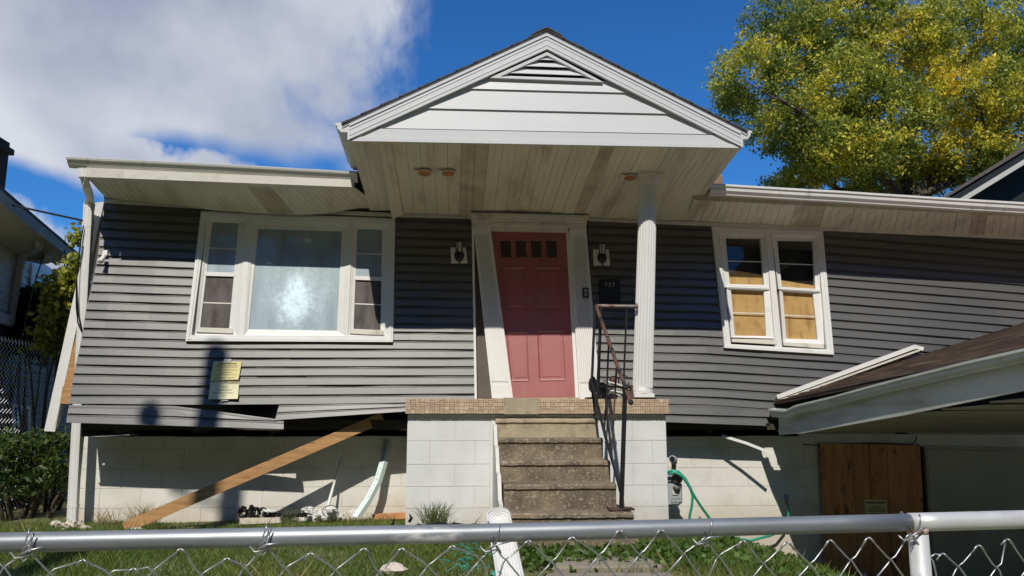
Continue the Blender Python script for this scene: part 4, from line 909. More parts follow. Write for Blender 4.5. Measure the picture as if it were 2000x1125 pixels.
# rubble and debris on the grass
def stonething(px, py, Y, r, sq, label, cat='stone', group=None, mat=stone, sink=.4):
    c = P(px, py, Y); mb = MB(); mb.blob(c, r, sq, .2, 9, 6); return simple('rubble_stone', label, cat, mb, mat, (c.x, c.y, c.z - r * sq[2]), group)
stonething(68, 1043, 8.1, .09, (1.3, .8, .6), 'flat pale stone lying on the grass left of the downspout')
stonething(265, 1035, 7.9, .045, (1.8, .9, .5), 'small white stone beside the foot of the timber plank', mat=plast)
stonething(768, 1112, 5.4, .07, (1.2, .9, .6), 'grey stone lying in the lawn left of the fluted column piece')
mb = MB()
for i in range(34):
    mb.blob(P(random.gauss(140, 18), random.uniform(1022, 1044), random.uniform(8.0, 8.3)), random.uniform(.02, .045), (1.2, 1, .7), .3, 6, 4)
mb.build('rubble', stone, thing('rubble_heap', P(143, 1035, 8.2), 'heap of crumbled pale concrete at the foot of the downspout', 'rubble'))['kind'] = 'stuff'
mb = MB()
for i in range(26): mb.blob(P(random.gauss(632, 26), random.uniform(992, 1012), random.uniform(8.2, 8.45)), random.uniform(.02, .05), (1.3, 1, .8), .35, 6, 4)
mb.build('rubble', plast, thing('plaster_heap', P(632, 1005, 8.3), 'heap of white plaster rubble on the grass below the leaning pipe', 'rubble'))['kind'] = 'stuff'
mb = MB(); c = P(644, 999, 8.2); mb.tube([c + V((.075 * cos(a), .02 * sin(a * 2), .06 * sin(a))) for a in np.linspace(0, 4.4 * pi, 30)], .0035, 5); simple('wire_loop', 'loop of thin dark wire lying on the white plaster rubble', 'wire', mb, blackp, c)
mb = MB(); px_prism([(468, 1013), (546, 1011), (548, 1022), (466, 1025)], Pd(8.15), .16, mb, bev=.012); simple('pale_slab', 'long pale stone slab in the grass under the black hose coils', 'stone', mb, stone, P(505, 1022, 8.2))
def coil():
    t = thing('hose_coil', P(500, 1012, 8.2), 'black corrugated hose coils heaped on the pale slab by the wall', 'hose')
    for (x, y, rx, ry) in ((475, 1000, 8, 9), (478, 1003, 9, 6), (492, 999, 5, 8), (500, 1001, 6, 8), (513, 1000, 7, 6), (524, 1003, 9, 5), (536, 1005, 10, 4)):
        mb = MB(); n = 14; st = random.uniform(0, 6); mb.tube([P(x + rx * cos(st + 5.2 * j / n), y + ry * sin(st + 5.2 * j / n), 8.22 + .04 * sin(j)) for j in range(n + 1)], .017, 7); mb.build('coil', blackp, t, True)
    mb = MB(); mb.tube([P(491, 986, 8.2), P(490, 1010, 8.2)], .018, 7); mb.build('hose_end', blackp, t)
    for x in (522, 530): mb = MB(); mb.tube([P(x - 8, 996, 8.15), P(x, 999, 8.13), P(x + 9, 998, 8.15)], .012, 6); mb.build('white_scrap', pvc, t)
coil()
mb = MB(); px_prism([(540, 1006), (600, 1001), (598, 1009), (542, 1013)], Pd(8.3), .05, mb, bev=.01); simple('dark_plank', 'dark scrap plank lying in the grass right of the black coils', 'plank', mb, blackp, P(570, 1012, 8.3))
mb = MB(); px_prism([(727, 1005), (794, 1002), (794, 1014), (727, 1015)], Pd(8.42), .08, mb, bev=.006); simple('orange_board', 'orange board end lying on the grass at the porch corner', 'board', mb, orangeb, P(760, 1015, 8.4))
mb = MB(); rows = []
for i in range(15):
    x = lerp(808, 946, i / 14); h = 5 * sin(pi * i / 14) * random.uniform(.5, 1.2) + 2; rows.append([P(x, 1034, 6.35), P(x, 1027 - h + random.uniform(-2, 2), 6.42), P(x + 3, 1030, 6.6)])
mb.grid(rows); simple('black_plastic_sheet', 'torn black plastic sheet lying on the grass before the porch', 'plastic sheet', mb, blackp, P(870, 1034, 6.4))
mb = MB(); mb.tube([P(764, 1030, 6.6), P(768, 1022, 6.6), P(770, 1012, 6.6)], .012, 5, scl=[1, .8, .3]); mb.tube([P(799, 1020, 6.6), P(804, 1012, 6.6), P(800, 1004, 6.6)], .014, 5, scl=[1, 1, .3]); simple('plastic_scrap', 'small black plastic scraps sticking up at the porch corner', 'scrap', mb, blackp, P(780, 1030, 6.6))
def net():
    mb = MB()
    for i in range(26):
        p = PZ(random.gauss(915, 20), random.uniform(1062, 1112), .19); d = V((random.uniform(-1, 1), random.uniform(-1, 1), random.uniform(-.3, .3))) * .09
        mb.tube([p - d, p + V((0, 0, .02)), p + d.cross(V((0, 0, 1))) * .6], .0032, 4)
    mb.build('strands', netm, thing('green_netting', PZ(915, 1080, .17), 'scrap of torn green netting in the lawn left of the column piece', 'netting'))['kind'] = 'stuff'
net()
mb = MB(); mb.blob(PZ(968, 1121, .16), .03, (1.2, 1, .6), .3, 7, 5); simple('green_scrap', 'small turquoise scrap at the foot of the fluted column piece', 'scrap', mb, netm, PZ(968, 1124, .15))
mb = MB(); mb.blob(PZ(1100, 1110, .15), .018, (1.3, 1, .5), .3, 7, 5); simple('fallen_leaf', 'single orange leaf lying on the path stones', 'leaf', mb, pm('orange_leaf', (.6, .2, .04), .6), PZ(1100, 1111, .14))
def path():
    p = MB(); p.box((.25, 4.0, .0), (1.75, 5.95, .10)); pt = tag(p.build('path', lawnm), kind='structure')
    for q in ([(1092, 1088), (1262, 1086), (1296, 1104), (1078, 1107)], [(1066, 1119), (1310, 1117), (1345, 1150), (1040, 1152)], [(1050, 1056), (1236, 1054), (1240, 1066), (1046, 1068)]):
        mb = MB(); mb.prism([PZ(x, y, .165) for x, y in q], (0, 0, -.06), bev=.012); mb.build('path_stone', pave, pt)
path()
# gas meter and hoses
def meter():
    P = lambda x, y, Y, P0=globals()['P']: P0(x, y, Y - .24)
    Pd = lambda Y: (lambda x, y: P(x, y, Y))
    t = thing('gas_meter', P(1318, 1000, 8.35), 'grey gas meter with brown pipe against the foundation beside the porch', 'gas meter')
    px_prism([(1303, 940), (1333, 945), (1334, 982), (1326, 989), (1303, 989)], Pd(8.2), .2, bev=.02).build('meter_body', gas, t)
    px_prism([(1303, 920), (1314, 924), (1314, 946), (1303, 948)], Pd(8.22), .15, bev=.01).build('meter_top', gas, t)
    mb = MB(); mb.tube([P(1316, 940, 8.3), P(1316, 900, 8.3)], .024, 12, scl=[1.1, 1]); mb.build('riser_pipe', brownp, t, True)
    mb = MB(); mb.tube([P(1316.5, 905, 8.3), P(1316, 897, 8.28), P(1313, 896, 8.18)], .034, 12, scl=[.9, 1.1, 1.0]); mb.build('elbow', gas, t, True)
    mb = MB(); c = P(1313, 896, 8.17); mb.tube([c, c + V((0, -.002, 0))], .026, 12, ref=(0, 0, 1)); mb.build('elbow_mouth', dark, t)
    mb = MB(); mb.blob(P(1322, 935, 8.2), .055, (1.05, .8, 1.0), .06, 12, 8); mb.tube([P(1322, 950, 8.18), P(1322, 958, 8.18)], .04, 10, scl=[1, .7]); mb.build('regulator', pm('dark_casting', (.13, .11, .085), .5, .2, 9), t, True)
    px_prism([(1313, 957), (1325, 959), (1325, 967), (1313, 966)], Pd(8.19), .01).build('meter_plate', tape, t)
    text('meter_number', '007', .07, lampglass, t, P(1320, 976.5, 8.188), (1, 0, .03), (0, 0, 1), (0, -1, 0))
    h = thing('garden_hose', P(1350, 1000, 8.2), 'turquoise garden hose looped over the gas meter and along the wall', 'hose')
    mb = MB(); r = .0135
    mb.tube([P(x, y, Y) for x, y, Y in ((1303, 923, 8.16), (1312, 919, 8.14), (1325, 921, 8.12), (1338, 934, 8.12), (1349, 954, 8.13), (1353, 970, 8.14), (1351, 990, 8.15), (1347, 1008, 8.16), (1346, 1030, 8.2))], r, 8)
    mb.tube([P(x, y, Y) for x, y, Y in ((1306, 926, 8.13), (1318, 922, 8.11), (1332, 930, 8.10), (1345, 948, 8.12), (1358, 972, 8.14), (1372, 993, 8.2), (1386, 1012, 8.24), (1400, 1035, 8.3), (1428, 1050, 8.32), (1465, 1056, 8.3), (1500, 1047, 8.3))], r, 8); mb.build('hose', hosem, h, True)
    mb = MB(); mb.tube([P(x, y, 8.4) for x, y in ((1538, 985, ), (1540, 996), (1540, 1006), (1536, 1020), (1520, 1040), (1500, 1048))], .0125, 8); mb.build('hose', hosem, h, True)
    s = thing('wall_tap', P(1537, 982, 8.45), 'old wall tap with hose end on the stained foundation', 'tap')
    mb = MB(); mb.tube([P(1535, 975, 8.55), P(1535, 976, 8.42), P(1537, 986, 8.40)], .014, 8); mb.build('spout', brownp, s, True)
    mb = MB(); mb.tube([P(1536, 971, 8.44), P(1536, 970, 8.41)], .026, 10, ref=(0, 0, 1)); mb.build('wheel', galv, s)
    h2 = MB(); h2.tube([PZ(x, y, z) for x, y, z in ((1578, 1103, -.43), (1600, 1103, -.45), (1630, 1106, -.48), (1652, 1108, -.49), (1675, 1118, -.5), (1710, 1135, -.52))], .0145, 8)
    o = simple('hose_end', 'end of the turquoise hose lying on the grass by the driveway', 'hose', h2, hosem, PZ(1630, 1106, -.48), smooth=True)
    mb = MB(); mb.tube([PZ(1668, 1115, -.48), PZ(1690, 1124, -.49)], .022, 8); mb.build('nozzle', pvc, o)
meter()
# ================================================================== FRONT FENCE
def front_fence():
    f = thing('chain_link_fence', (.2, 1.75, -.45), 'low galvanised chain-link fence with a pipe top rail across the foreground', 'fence')
    tt = lambda x: 1 / lerp(1 / 1.66, 1 / 1.95, x / 2000)
    ry = lambda x: interp(x, [(-600, 1073), (0, 1060), (500, 1050), (960, 1041), (1400, 1030), (2000, 1014.5), (2700, 996)])
    R = lambda x, dy=0, dt=0: T(x, ry(x) + dy, tt(x) + dt)
    n = 16
    mb = MB(); mb.tube([R(lerp(-500, 1785, i / n)) for i in range(n + 1)], .0208, 20, ref=(0, 0, 1)); mb.build('top_rail', galv, f, True)
    mb = MB(); mb.tube([R(lerp(1776, 2600, i / n)) for i in range(n + 1)], .0222, 20, ref=(0, 0, 1)); mb.build('rail_sleeve', galvw, f, True)
    for x, name in ((1792, 'post'), (-420, 'post')):
        a = R(x, 12); mb = MB(); mb.tube([a, V((a.x, a.y, -.6))], .0235, 16); mb.build(name, galvw, f, True)
        mb = MB(); mb.tube([a + V((0, 0, .002)), a + V((0, 0, -.004)), a + V((0, 0, -.012))], .0243, 16, scl=[1.0, 1.0, .985]); mb.build('weld', weldm, f, True)
    pk = [(-40, 1105), (54, 1078), (162, 1095), (261, 1112), (353, 1074), (444, 1092), (518, 1066), (607, 1082), (711, 1073), (785, 1073), (884, 1068), (965, 1066), (1033, 1058), (1118, 1051), (1211, 1038), (1292, 1037), (1378, 1052), (1452, 1058), (1538, 1061), (1622, 1057), (1697, 1052), (1778, 1045), (1842, 1083), (1912, 1067), (1968, 1055), (2045, 1060)]
    vl = [(8, 1108), (98, 1118), (214, 1121), (298, 1115), (394, 1122), (478, 1108), (558, 1110), (656, 1113), (742, 1117), (836, 1105), (938, 1092), (988, 1093), (1077, 1097), (1170, 1084), (1250, 1082), (1336, 1081), (1404, 1086), (1492, 1100), (1582, 1101), (1662, 1094), (1740, 1093), (1817, 1089), (1872, 1106), (1947, 1108), (2010, 1105)]
    step = 81
    for i in range(6): pk.insert(0, (pk[0][0] - step, 1085 + random.uniform(-12, 12))); vl.insert(0, (pk[0][0] + step / 2, 1125 + random.uniform(-8, 8)))
    for i in range(6): vl.append((pk[-1][0] + step / 2, 1095 + random.uniform(-8, 8))); pk.append((pk[-1][0] + step, 1050 + random.uniform(-10, 10)))
    tied = {54, 518, 965, 1378, 1778}
    Q = lambda x, y, d=0: T(x, y, tt(x) - .028 + d)
    rad = .0021; rh = 47; wires = []
    node = lambda i, r: (pk[i][0] - (i * 0), pk[i][1]) if r == 0 else (lerp(pk[i][0], (vl[max(i - 1, 0)][0] + vl[min(i, len(vl) - 1)][0]) / 2, min(1, r / 4)), max(vl[min(i, len(vl) - 1)][1], vl[max(i - 1, 0)][1]) + rh * (2 * r - 1) + 0)
    val = lambda i, r: (vl[i][0], vl[i][1] + (rh * 2 * r))
    rowsN = 7
    for i in range(1, len(pk) - 1):
        for sgn in (0, 1):                   # the two wires whose ends are knuckled together at this peak
            j = i if sgn else i - 1; side = 1 if sgn else -1; pts = []
            px, py = pk[i]; hook = Q(px - side * 13, py + 12 + random.uniform(-3, 4), -.004 * side)
            pts += [hook, Q(px - side * 6, py + 1.5, -.005), Q(px, py - 2.5, 0.), Q(px + side * 4, py + 1, .003)]
            for r in range(rowsN):
                vx, vy = val(j, r); pts += [Q(vx - side * 9, vy - 7, .002), Q(vx - side * .5, vy - 1 + (1.5 if sgn else 0), .004 if sgn else -.004), Q(vx - side * 6, vy + 8, -.002)]
                nx, ny = node(i, r + 1); pts += [Q(nx + side * 9, ny - 7, -.002), Q(nx + side * .5, ny, .004 * side), Q(nx + side * 9, ny + 7, .002)]
            mb = MB(); mb.tube(pts, rad, 6, ref=(.3, 1, .2)); mb.build('mesh_wire', wirem, f, True)
    for x in sorted(tied):
        c = R(x); ty = ry(x); mb = MB(); n = 14; r0 = .0245
        ax = (R(x + 5) - R(x - 5)).normalized(); e1 = V((0, 0, 1)); e2 = ax.cross(e1).normalized(); sk = random.uniform(-.01, .01) - .01
        loop = [c + e1 * (r0 * cos(a)) + e2 * (r0 * sin(a)) * (1) + ax * (sk * (a - pi) / pi) for a in np.linspace(.2 * pi, 1.95 * pi, n)]
        p0 = next(p for p in pk if p[0] == x)
        if x in (54, 518): loop = [R(x + 4, -26, -.02), R(x + 1, -16, -.026), R(x - 4, -2, -.027), R(x + 3, 8, -.03), R(x + 9, 14, -.032), R(x + 4, 22, -.030), R(x - 7, 24, -.03), R(x - 10, 14, -.031), R(x, 6, -.03), R(x + 8, -8, -.028), R(x + 12, -18, -.024)]
        mb.tube(loop, .0021, 6, ref=(.3, .2, 1)); cc = Q(x, p0[1])
        mb.tube([loop[-1], cc + V((.004, -.006, .006)), cc + V((-.012, -.008, -.004)), cc + V((-.004, -.006, -.018)), cc + V((.010, -.008, -.006)), cc + V((-.02, -.006, -.012)), cc + V((-.032, -.004, .000))], .0021, 6, ref=(.3, .2, 1))
        mb.tube([cc + V((-.012, -.008, -.006)), cc + V((.006, -.01, .004)), cc + V((.034, -.008, .006 + random.uniform(-.004, .012)))], .0022, 6, ref=(.3, .2, 1))
        mb.build('tie_wire', wirem, f, True)
front_fence()
# ================================================================== SIDE FENCE (left, running back)
def side_fence():
    X = -5.0; zt = 2.0; f = thing('side_fence', (X, 9, .08), 'tall chain-link fence running back along the left side of the house', 'fence')
    mb = MB(); Y = 7.2
    while Y < 15:
        pts = []; s = 1
        z = zt
        while z > .05:
            pts.append(V((X + .012 * sin(z * 2 + Y) + .004 * s, Y + .035 * s + .004 * sin(z * 9), z))); z -= .055; s = -s
        mb.tube(pts, .0036, 3); mb.tube([V((X, Y - .028, zt + .02)), V((X, Y, zt - .03))], .006, 4); Y += .072
    o = mb.build('mesh_wire', wired, f); o['kind'] = 'stuff'
    for y in (7.2, 10.2, 13.2):
        mb = MB(); mb.tube([(X + .05, y, .0), (X + .05, y, zt - .05)], .024, 10); mb.build('post', galv, f, True)
side_fence()
# ================================================================== NEIGHBOURS
def neighbour():
    d = V((-.211, .9775, 0)); n = V((.9775, .211, 0)); q0 = P(30, 600, 11.0)
    NW = lambda x, y, o=0: PL(x, y, q0 + n * o, n)
    base = q0 - V((0, 0, q0.z)); h = thing('neighbour_house', base, 'pale grey sided neighbouring house in shade behind the tall fence', 'house')
    zt = NW(60, 500, .05).z + .05; a = q0 - d * 1.5; b = q0 + d * 9; a.z = b.z = 0; mb = MB()
    mb.prism([a + V((0, 0, -.6)), b + V((0, 0, -.6)), b + V((0, 0, zt)), a + V((0, 0, zt))], n * -.1); mb.prism([a, a - n * 7, a - n * 7 + V((0, 0, zt)), a + V((0, 0, zt))], d * .1); mb.build('wall', nsid, h)
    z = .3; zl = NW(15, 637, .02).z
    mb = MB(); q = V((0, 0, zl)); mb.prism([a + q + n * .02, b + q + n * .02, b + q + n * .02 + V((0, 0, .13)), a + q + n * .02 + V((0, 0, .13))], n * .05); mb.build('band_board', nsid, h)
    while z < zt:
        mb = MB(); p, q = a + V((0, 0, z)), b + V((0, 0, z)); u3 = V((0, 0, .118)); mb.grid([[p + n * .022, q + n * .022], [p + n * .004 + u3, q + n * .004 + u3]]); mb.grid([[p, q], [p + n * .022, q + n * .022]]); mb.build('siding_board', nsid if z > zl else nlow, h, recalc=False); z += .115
    g = NW(60, 441, .62); zg = g.z; e0 = a + n * .62 - d * 2.4; e0.z = zg; e1 = NW(146, 513, .62); e1.z = zg
    gm = pm('old_gutter', (.34, .34, .30), .6, .2, 5)
    mb = MB(); mb.sweep([e0, e1], [(-.05, -.05), (.05, -.05), (.06, .06), (-.05, .06)], ref=(0, 0, 1)); mb.build('gutter', gm, h)
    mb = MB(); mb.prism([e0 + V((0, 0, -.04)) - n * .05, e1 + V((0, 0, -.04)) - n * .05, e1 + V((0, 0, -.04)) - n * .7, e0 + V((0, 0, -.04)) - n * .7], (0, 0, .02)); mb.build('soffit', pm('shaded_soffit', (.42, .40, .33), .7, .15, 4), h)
    mb = MB(); k = n * -4 + V((0, 0, 1.6)); mb.prism([e0 + V((0, 0, .07)) + n * .04, e1 + V((0, 0, .07)) + n * .04, e1 + k, e0 + k], (0, 0, .05)); mb.build('roof', shing, h)
    mb = MB(); e2 = e1 + V((0, 0, -.02)) - n * .66; mb.prism([e1, e1 - n * 8, e1 - n * 4 + V((0, 0, 1.6))], d * .1); mb.build('gable_end', nsid, h)
    K = lambda x, y, o: NW(x / 3.75, y / 3.75 + 380, o); dm = pm('old_downspout', (.46, .47, .47), .6, .12, 5)
    mb = MB(); mb.tube([K(292, 345, .58), K(282, 385, .45), K(255, 405, .35), K(190, 425, .15), K(150, 465, .08), K(135, 560, .06), K(75, 950, .06)], .05, 10); mb.build('downspout', dm, h, True)
    mb = MB(); mb.tube([K(356, 450, .58), K(348, 482, .45), K(310, 487, .3), K(215, 468, .12), K(165, 480, .08), K(140, 545, .07)], .045, 10); mb.build('downspout', dm, h, True)
    wo = [(236, 500), (400, 580), (385, 900), (200, 900)]; wi = [(252, 590), (332, 640), (322, 745), (225, 900)]
    mb = MB(); O = [K(*p, .05) for p in [(238, 505), (395, 592), (380, 900), (205, 900)]]; I = [K(*p, .05) for p in [(258, 585), (345, 630), (330, 880), (228, 880)]]
    for i in range(4): j = (i + 1) % 4; mb.prism([O[i], O[j], I[j], I[i]], n * -.05)
    wn_ = mb.build('window', nsid, h); mb = MB(); mb.prism([p - n * .03 for p in I], n * -.01); mb.build('pane', dusty('neighbour_pane', (.03, .035, .04), (.7, .75, .8), .25, .5), wn_)
    K2 = lambda x, y, o: NW(x / 2.676, y / 2.676 + 640, o)
    mb = MB(); O = [K2(*p, .05) for p in [(58, 395), (160, 410), (158, 660), (75, 640)]]; I = [K2(*p, .05) for p in [(76, 415), (148, 425), (146, 640), (90, 625)]]
    for i in range(4): j = (i + 1) % 4; mb.prism([O[i], O[j], I[j], I[i]], n * -.05)
    wn_ = mb.build('window', dm, h); mb = MB(); mb.prism([p - n * .03 for p in I], n * -.01); mb.build('pane', glassdark, wn_); mb = MB(); mb.prism([K2(108, 418, .06), K2(116, 420, .06), K2(120, 635, .06), K2(112, 633, .06)], n * -.02); mb.build('muntin', dm, wn_)
    mb = MB(); c = P(-14, 300, 13) - V((.19, 0, .12)); mb.box((c.x - .35, 13, c.z - 1.6), (c.x + .16, 13.5, c.z + .28), bev=.01); mb.box((c.x - .42, 12.93, c.z + .28), (c.x + .21, 13.57, c.z + .38)); mb.box((c.x - .35, 13, c.z + .38), (c.x + .16, 13.5, c.z + .48), bev=.01); mb.build('chimney', pm('dark_brick', (.04, .025, .02), .9, .3, 15), h)
neighbour()
def dark_house():
    Y = 16; h = thing('dark_house', P(2100, 700, Y), 'dark teal house with a white raked gable edge behind the roof at right', 'house')
    ap = (2330, 92); z0 = (2330, 420)
    px_prism([(1868, 400), ap, (2800, 400), (2800, 900), (1868, 900)], Pd(Y), 2).build('gable_wall', teal, h)
    px_prism([(1841, 391), (1846, 386), (2332, 84), (2332, 93)], Pd(Y - .6), .5).build('roof_edge', shing, h)
    px_prism([(1849, 390), (2332, 92), (2332, 118), (1872, 390)], Pd(Y - .55), .5).build('eave_board', teal, h)
    px_prism([(1870, 391), (2332, 108), (2332, 118), (1887, 391)], Pd(Y - .57), .55).build('rake_board', pm('rake_paint', (.55, .54, .50), .6, .06, 4), h)
dark_house()
# ================================================================== VEGETATION
def cluster_leaves(name, lobes, ncl, per, spread, size, pal, parent, droop=.5, aspect=.5, yellow=None, hollow=.35):
    cen, col = [], []
    for (c, rad, w_) in lobes:
        c = np.array(c); rad = np.array(rad); k = max(1, int(ncl * w_))
        v = rng.normal(size=(k, 3)); v /= np.linalg.norm(v, axis=1)[:, None]; r = rng.uniform(hollow, 1, k) ** .6
        cc = c + v * rad * r[:, None]
        for q in cc:
            t = yellow(q) if yellow else rng.uniform(0, 1); t = np.clip(t + rng.normal() * .22, 0, 1)
            pts = q + rng.normal(size=(per, 3)) * spread * np.array([1, 1, .8]); tt = np.clip(t + rng.normal(size=per) * .12, 0, 1)
            base = np.array([[np.interp(x, np.linspace(0, 1, len(pal)), [p[i] for p in pal]) for i in range(3)] for x in tt]) if False else np.stack([np.interp(tt, np.linspace(0, 1, len(pal)), [p[i] for p in pal]) for i in range(3)], 1)
            cen.append(pts); col.append(base * rng.uniform(.65, 1.25, (per, 1)))
    return leaves(name, np.concatenate(cen), size, np.concatenate(col), parent, droop, aspect)
def limb(mb, a, b, r0, r1, bow=.1, n=6):
    a, b = V(a), V(b); k = (b - a).length; o = V((random.uniform(-1, 1), random.uniform(-1, 1), random.uniform(-.3, .3))) * bow * k
    pts = [lerp(a, b, i / n) + o * sin(pi * i / n) for i in range(n + 1)]; mb.tube(pts, 1, 7, ref=(.3, .9, .1), scl=[lerp(r0, r1, i / n) for i in range(n + 1)]); return pts
def big_tree():
    Y = 19; base = P(1765, 640, Y); t = thing('locust_tree', (base.x, Y, -.3), 'tall tree with fine green and yellowing leaves rising behind the roof', 'tree')
    tr = MB(); fork = P(1768, 400, Y)
    limb(tr, (base.x, Y, -.3), fork, .34, .24, .02); br = MB()
    mains = [((1772, 380), (1745, 240), (1720, 60), 0), ((1768, 395), (1700, 330), (1640, 180), -.6), ((1775, 390), (1850, 310), (1885, 150), .4), ((1772, 380), (1790, 200), (1800, -20), .9), ((1768, 400), (1660, 300), (1520, 190), -1.2), ((1775, 395), (1905, 330), (1990, 200), -.3), ((1765, 400), (1650, 380), (1560, 300), .8)]
    tips = []
    for s, m_, e, dy in mains:
        p1 = P(*m_, Y + dy); p2 = P(*e, Y + dy * 1.6); limb(br, P(*s, Y), p1, .12, .07, .06); limb(br, p1, p2, .07, .03, .08)
        for i in range(7):
            f = random.uniform(0, 1); st = lerp(p1, p2, f); en = st + V((random.uniform(-1.6, 1.6), random.uniform(-1.2, 1.2), random.uniform(.0, 1.8))); limb(br, st, en, .04, .012, .12, 4); tips.append(en)
            for j in range(3): limb(br, lerp(st, en, .6), en + V((random.uniform(-1, 1), random.uniform(-1, 1), random.uniform(-.3, .9))) * .9, .015, .006, .1, 3)
    tr.build('trunk', bark, t, True); br.build('branch', bark, t, True)
    s = Y / F; lob = []
    for (x, y, rx, ry, dy, w_) in ((1470, 160, 85, 85, -.4, .8), (1560, 90, 90, 90, .2, .9), (1545, 240, 85, 60, -.8, .8), (1650, 40, 120, 100, .4, 1.2), (1640, 170, 100, 80, -.9, .9), (1640, 290, 110, 60, .2, .9), (1760, 90, 120, 110, -.5, 1.2), (1750, 230, 90, 70, -1.2, .7), (1880, 60, 110, 100, .3, 1.1), (1890, 190, 100, 80, -.7, 1.0),
                               (1880, 300, 110, 60, -.2, .9), (1980, 260, 80, 70, .3, .7), (2010, 90, 70, 90, .8, .7), (1700, -90, 170, 80, 0, 1.0), (1560, 350, 70, 25, .8, .4), (1720, 350, 110, 45, 1.0, .7), (1990, 170, 60, 50, -.4, .35), (1690, 300, 80, 50, -1.7, .5), (1600, 290, 60, 40, -1.5, .35), (1500, 40, 50, 60, .6, .25), (1900, -70, 130, 70, .6, .7), (2090, 200, 80, 130, .4, .6), (1830, 350, 60, 30, .6, .4)):
        lob.append((P(x, y, Y + dy), (rx * s, 1.5, ry * s), w_))
    yx = P(1830, 200, Y)
    pal = [(.14, .20, .04), (.34, .40, .07), (.62, .60, .07), (.86, .72, .06), (.90, .64, .06)]
    def yel(q): return .22 + .32 * math.exp(-((q[0] - yx.x) / 2.6) ** 2 - ((q[2] - yx.z) / 2.0) ** 2) + .12 * sin(q[0] * 1.7 + q[2] * 1.3) + .1 * sin(q[2] * 3.1 - q[0] * 2.3)
    cluster_leaves('crown', lob, 200, 44, .115, .112, pal, t, .7, .42, yel, .25)
big_tree()
def shrub(name, label, cat, lobes, ncl, per, spread, size, pal, stems, yellow=None, asp=.6, group=None):
    c = np.mean([np.array(l[0]) for l in lobes], 0); t = thing(name, (c[0], c[1], gz(c[0], c[1])), label, cat, group)
    cluster_leaves('foliage', lobes, ncl, per, spread, size, pal, t, .4, asp, yellow, .1); mb = MB()
    for l in lobes:
        for i in range(stems): p = V(l[0]) + V((random.uniform(-.3, .3), random.uniform(-.3, .3), 0)); limb(mb, (lerp(c[0], p.x, .4), lerp(c[1], p.y, .4), gz(p.x, p.y) - .05), p, .022, .006, .08, 5)
    mb.build('stem', bark, t, True)
GRN = [(.022, .045, .014), (.05, .085, .022), (.09, .13, .03)]; YEL = [(.10, .14, .025), (.30, .34, .05), (.55, .50, .07)]
s11 = 11.0 / F
shrub('climbing_bush', 'tall sunlit yellow-green bush between the corner downspout and the neighbour', 'bush', [(P(128, 572, 9.6), (.15, .25, .22), 1), (P(125, 622, 9.6), (.17, .25, .26), 1), (P(113, 660, 9.6), (.18, .25, .2), .8), (P(152, 466, 10.8), (.04, .1, .07), .12), (P(148, 530, 9.7), (.05, .1, .22), .3)], 70, 22, .07, .075, YEL, 2)
shrub('dark_bush', 'dark shaded bush against the neighbouring house wall', 'bush', [(P(75, 605, 11.2), (.35, .3, .25), 1), (P(80, 660, 11.0), (.5, .3, .3), 1.2), (P(40, 650, 11.2), (.3, .3, .25), .8)], 60, 24, .1, .10, [(.015, .03, .012), (.03, .05, .018)], 2)
shrub('fern_bush', 'feathery green weed tree behind the tall side fence', 'bush', [(P(60, 880, 9.0), (.5, .3, .14), 1), (P(105, 865, 9.2), (.3, .3, .10), .6), (P(40, 930, 8.8), (.5, .3, .15), 1), (P(110, 920, 9.0), (.25, .3, .14), .6), (P(10, 880, 8.6), (.3, .3, .15), .5)], 34, 26, .07, .08, [(.04, .08, .02), (.09, .14, .03), (.16, .21, .05)], 2, asp=.3)
def ivy():
    cen, n = [], 9000
    x = rng.uniform(-7.5, -5.05, n); y = rng.uniform(7.0, 12, n); z = rng.uniform(0, .40, n) * (1 + .25 * np.sin(x * 4) * np.cos(y * 3)) ; cen = np.c_[x, y, .05 + z]
    n2 = 5000; cen2 = np.c_[rng.normal(-5.16, .06, n2), rng.uniform(7.2, 10.5, n2), .08 + np.abs(rng.normal(0, .24, n2))]
    cen = np.concatenate([cen, cen2]); k = rng.uniform(.5, 1.3, (len(cen), 1)); o = leaves('ivy_cover', cen, .075, np.array([[.028, .05, .018]]) * k, None, .3, .75); tag(o, kind='stuff', label='dense dark ivy ground cover behind the tall side fence', cat='ivy')
ivy()
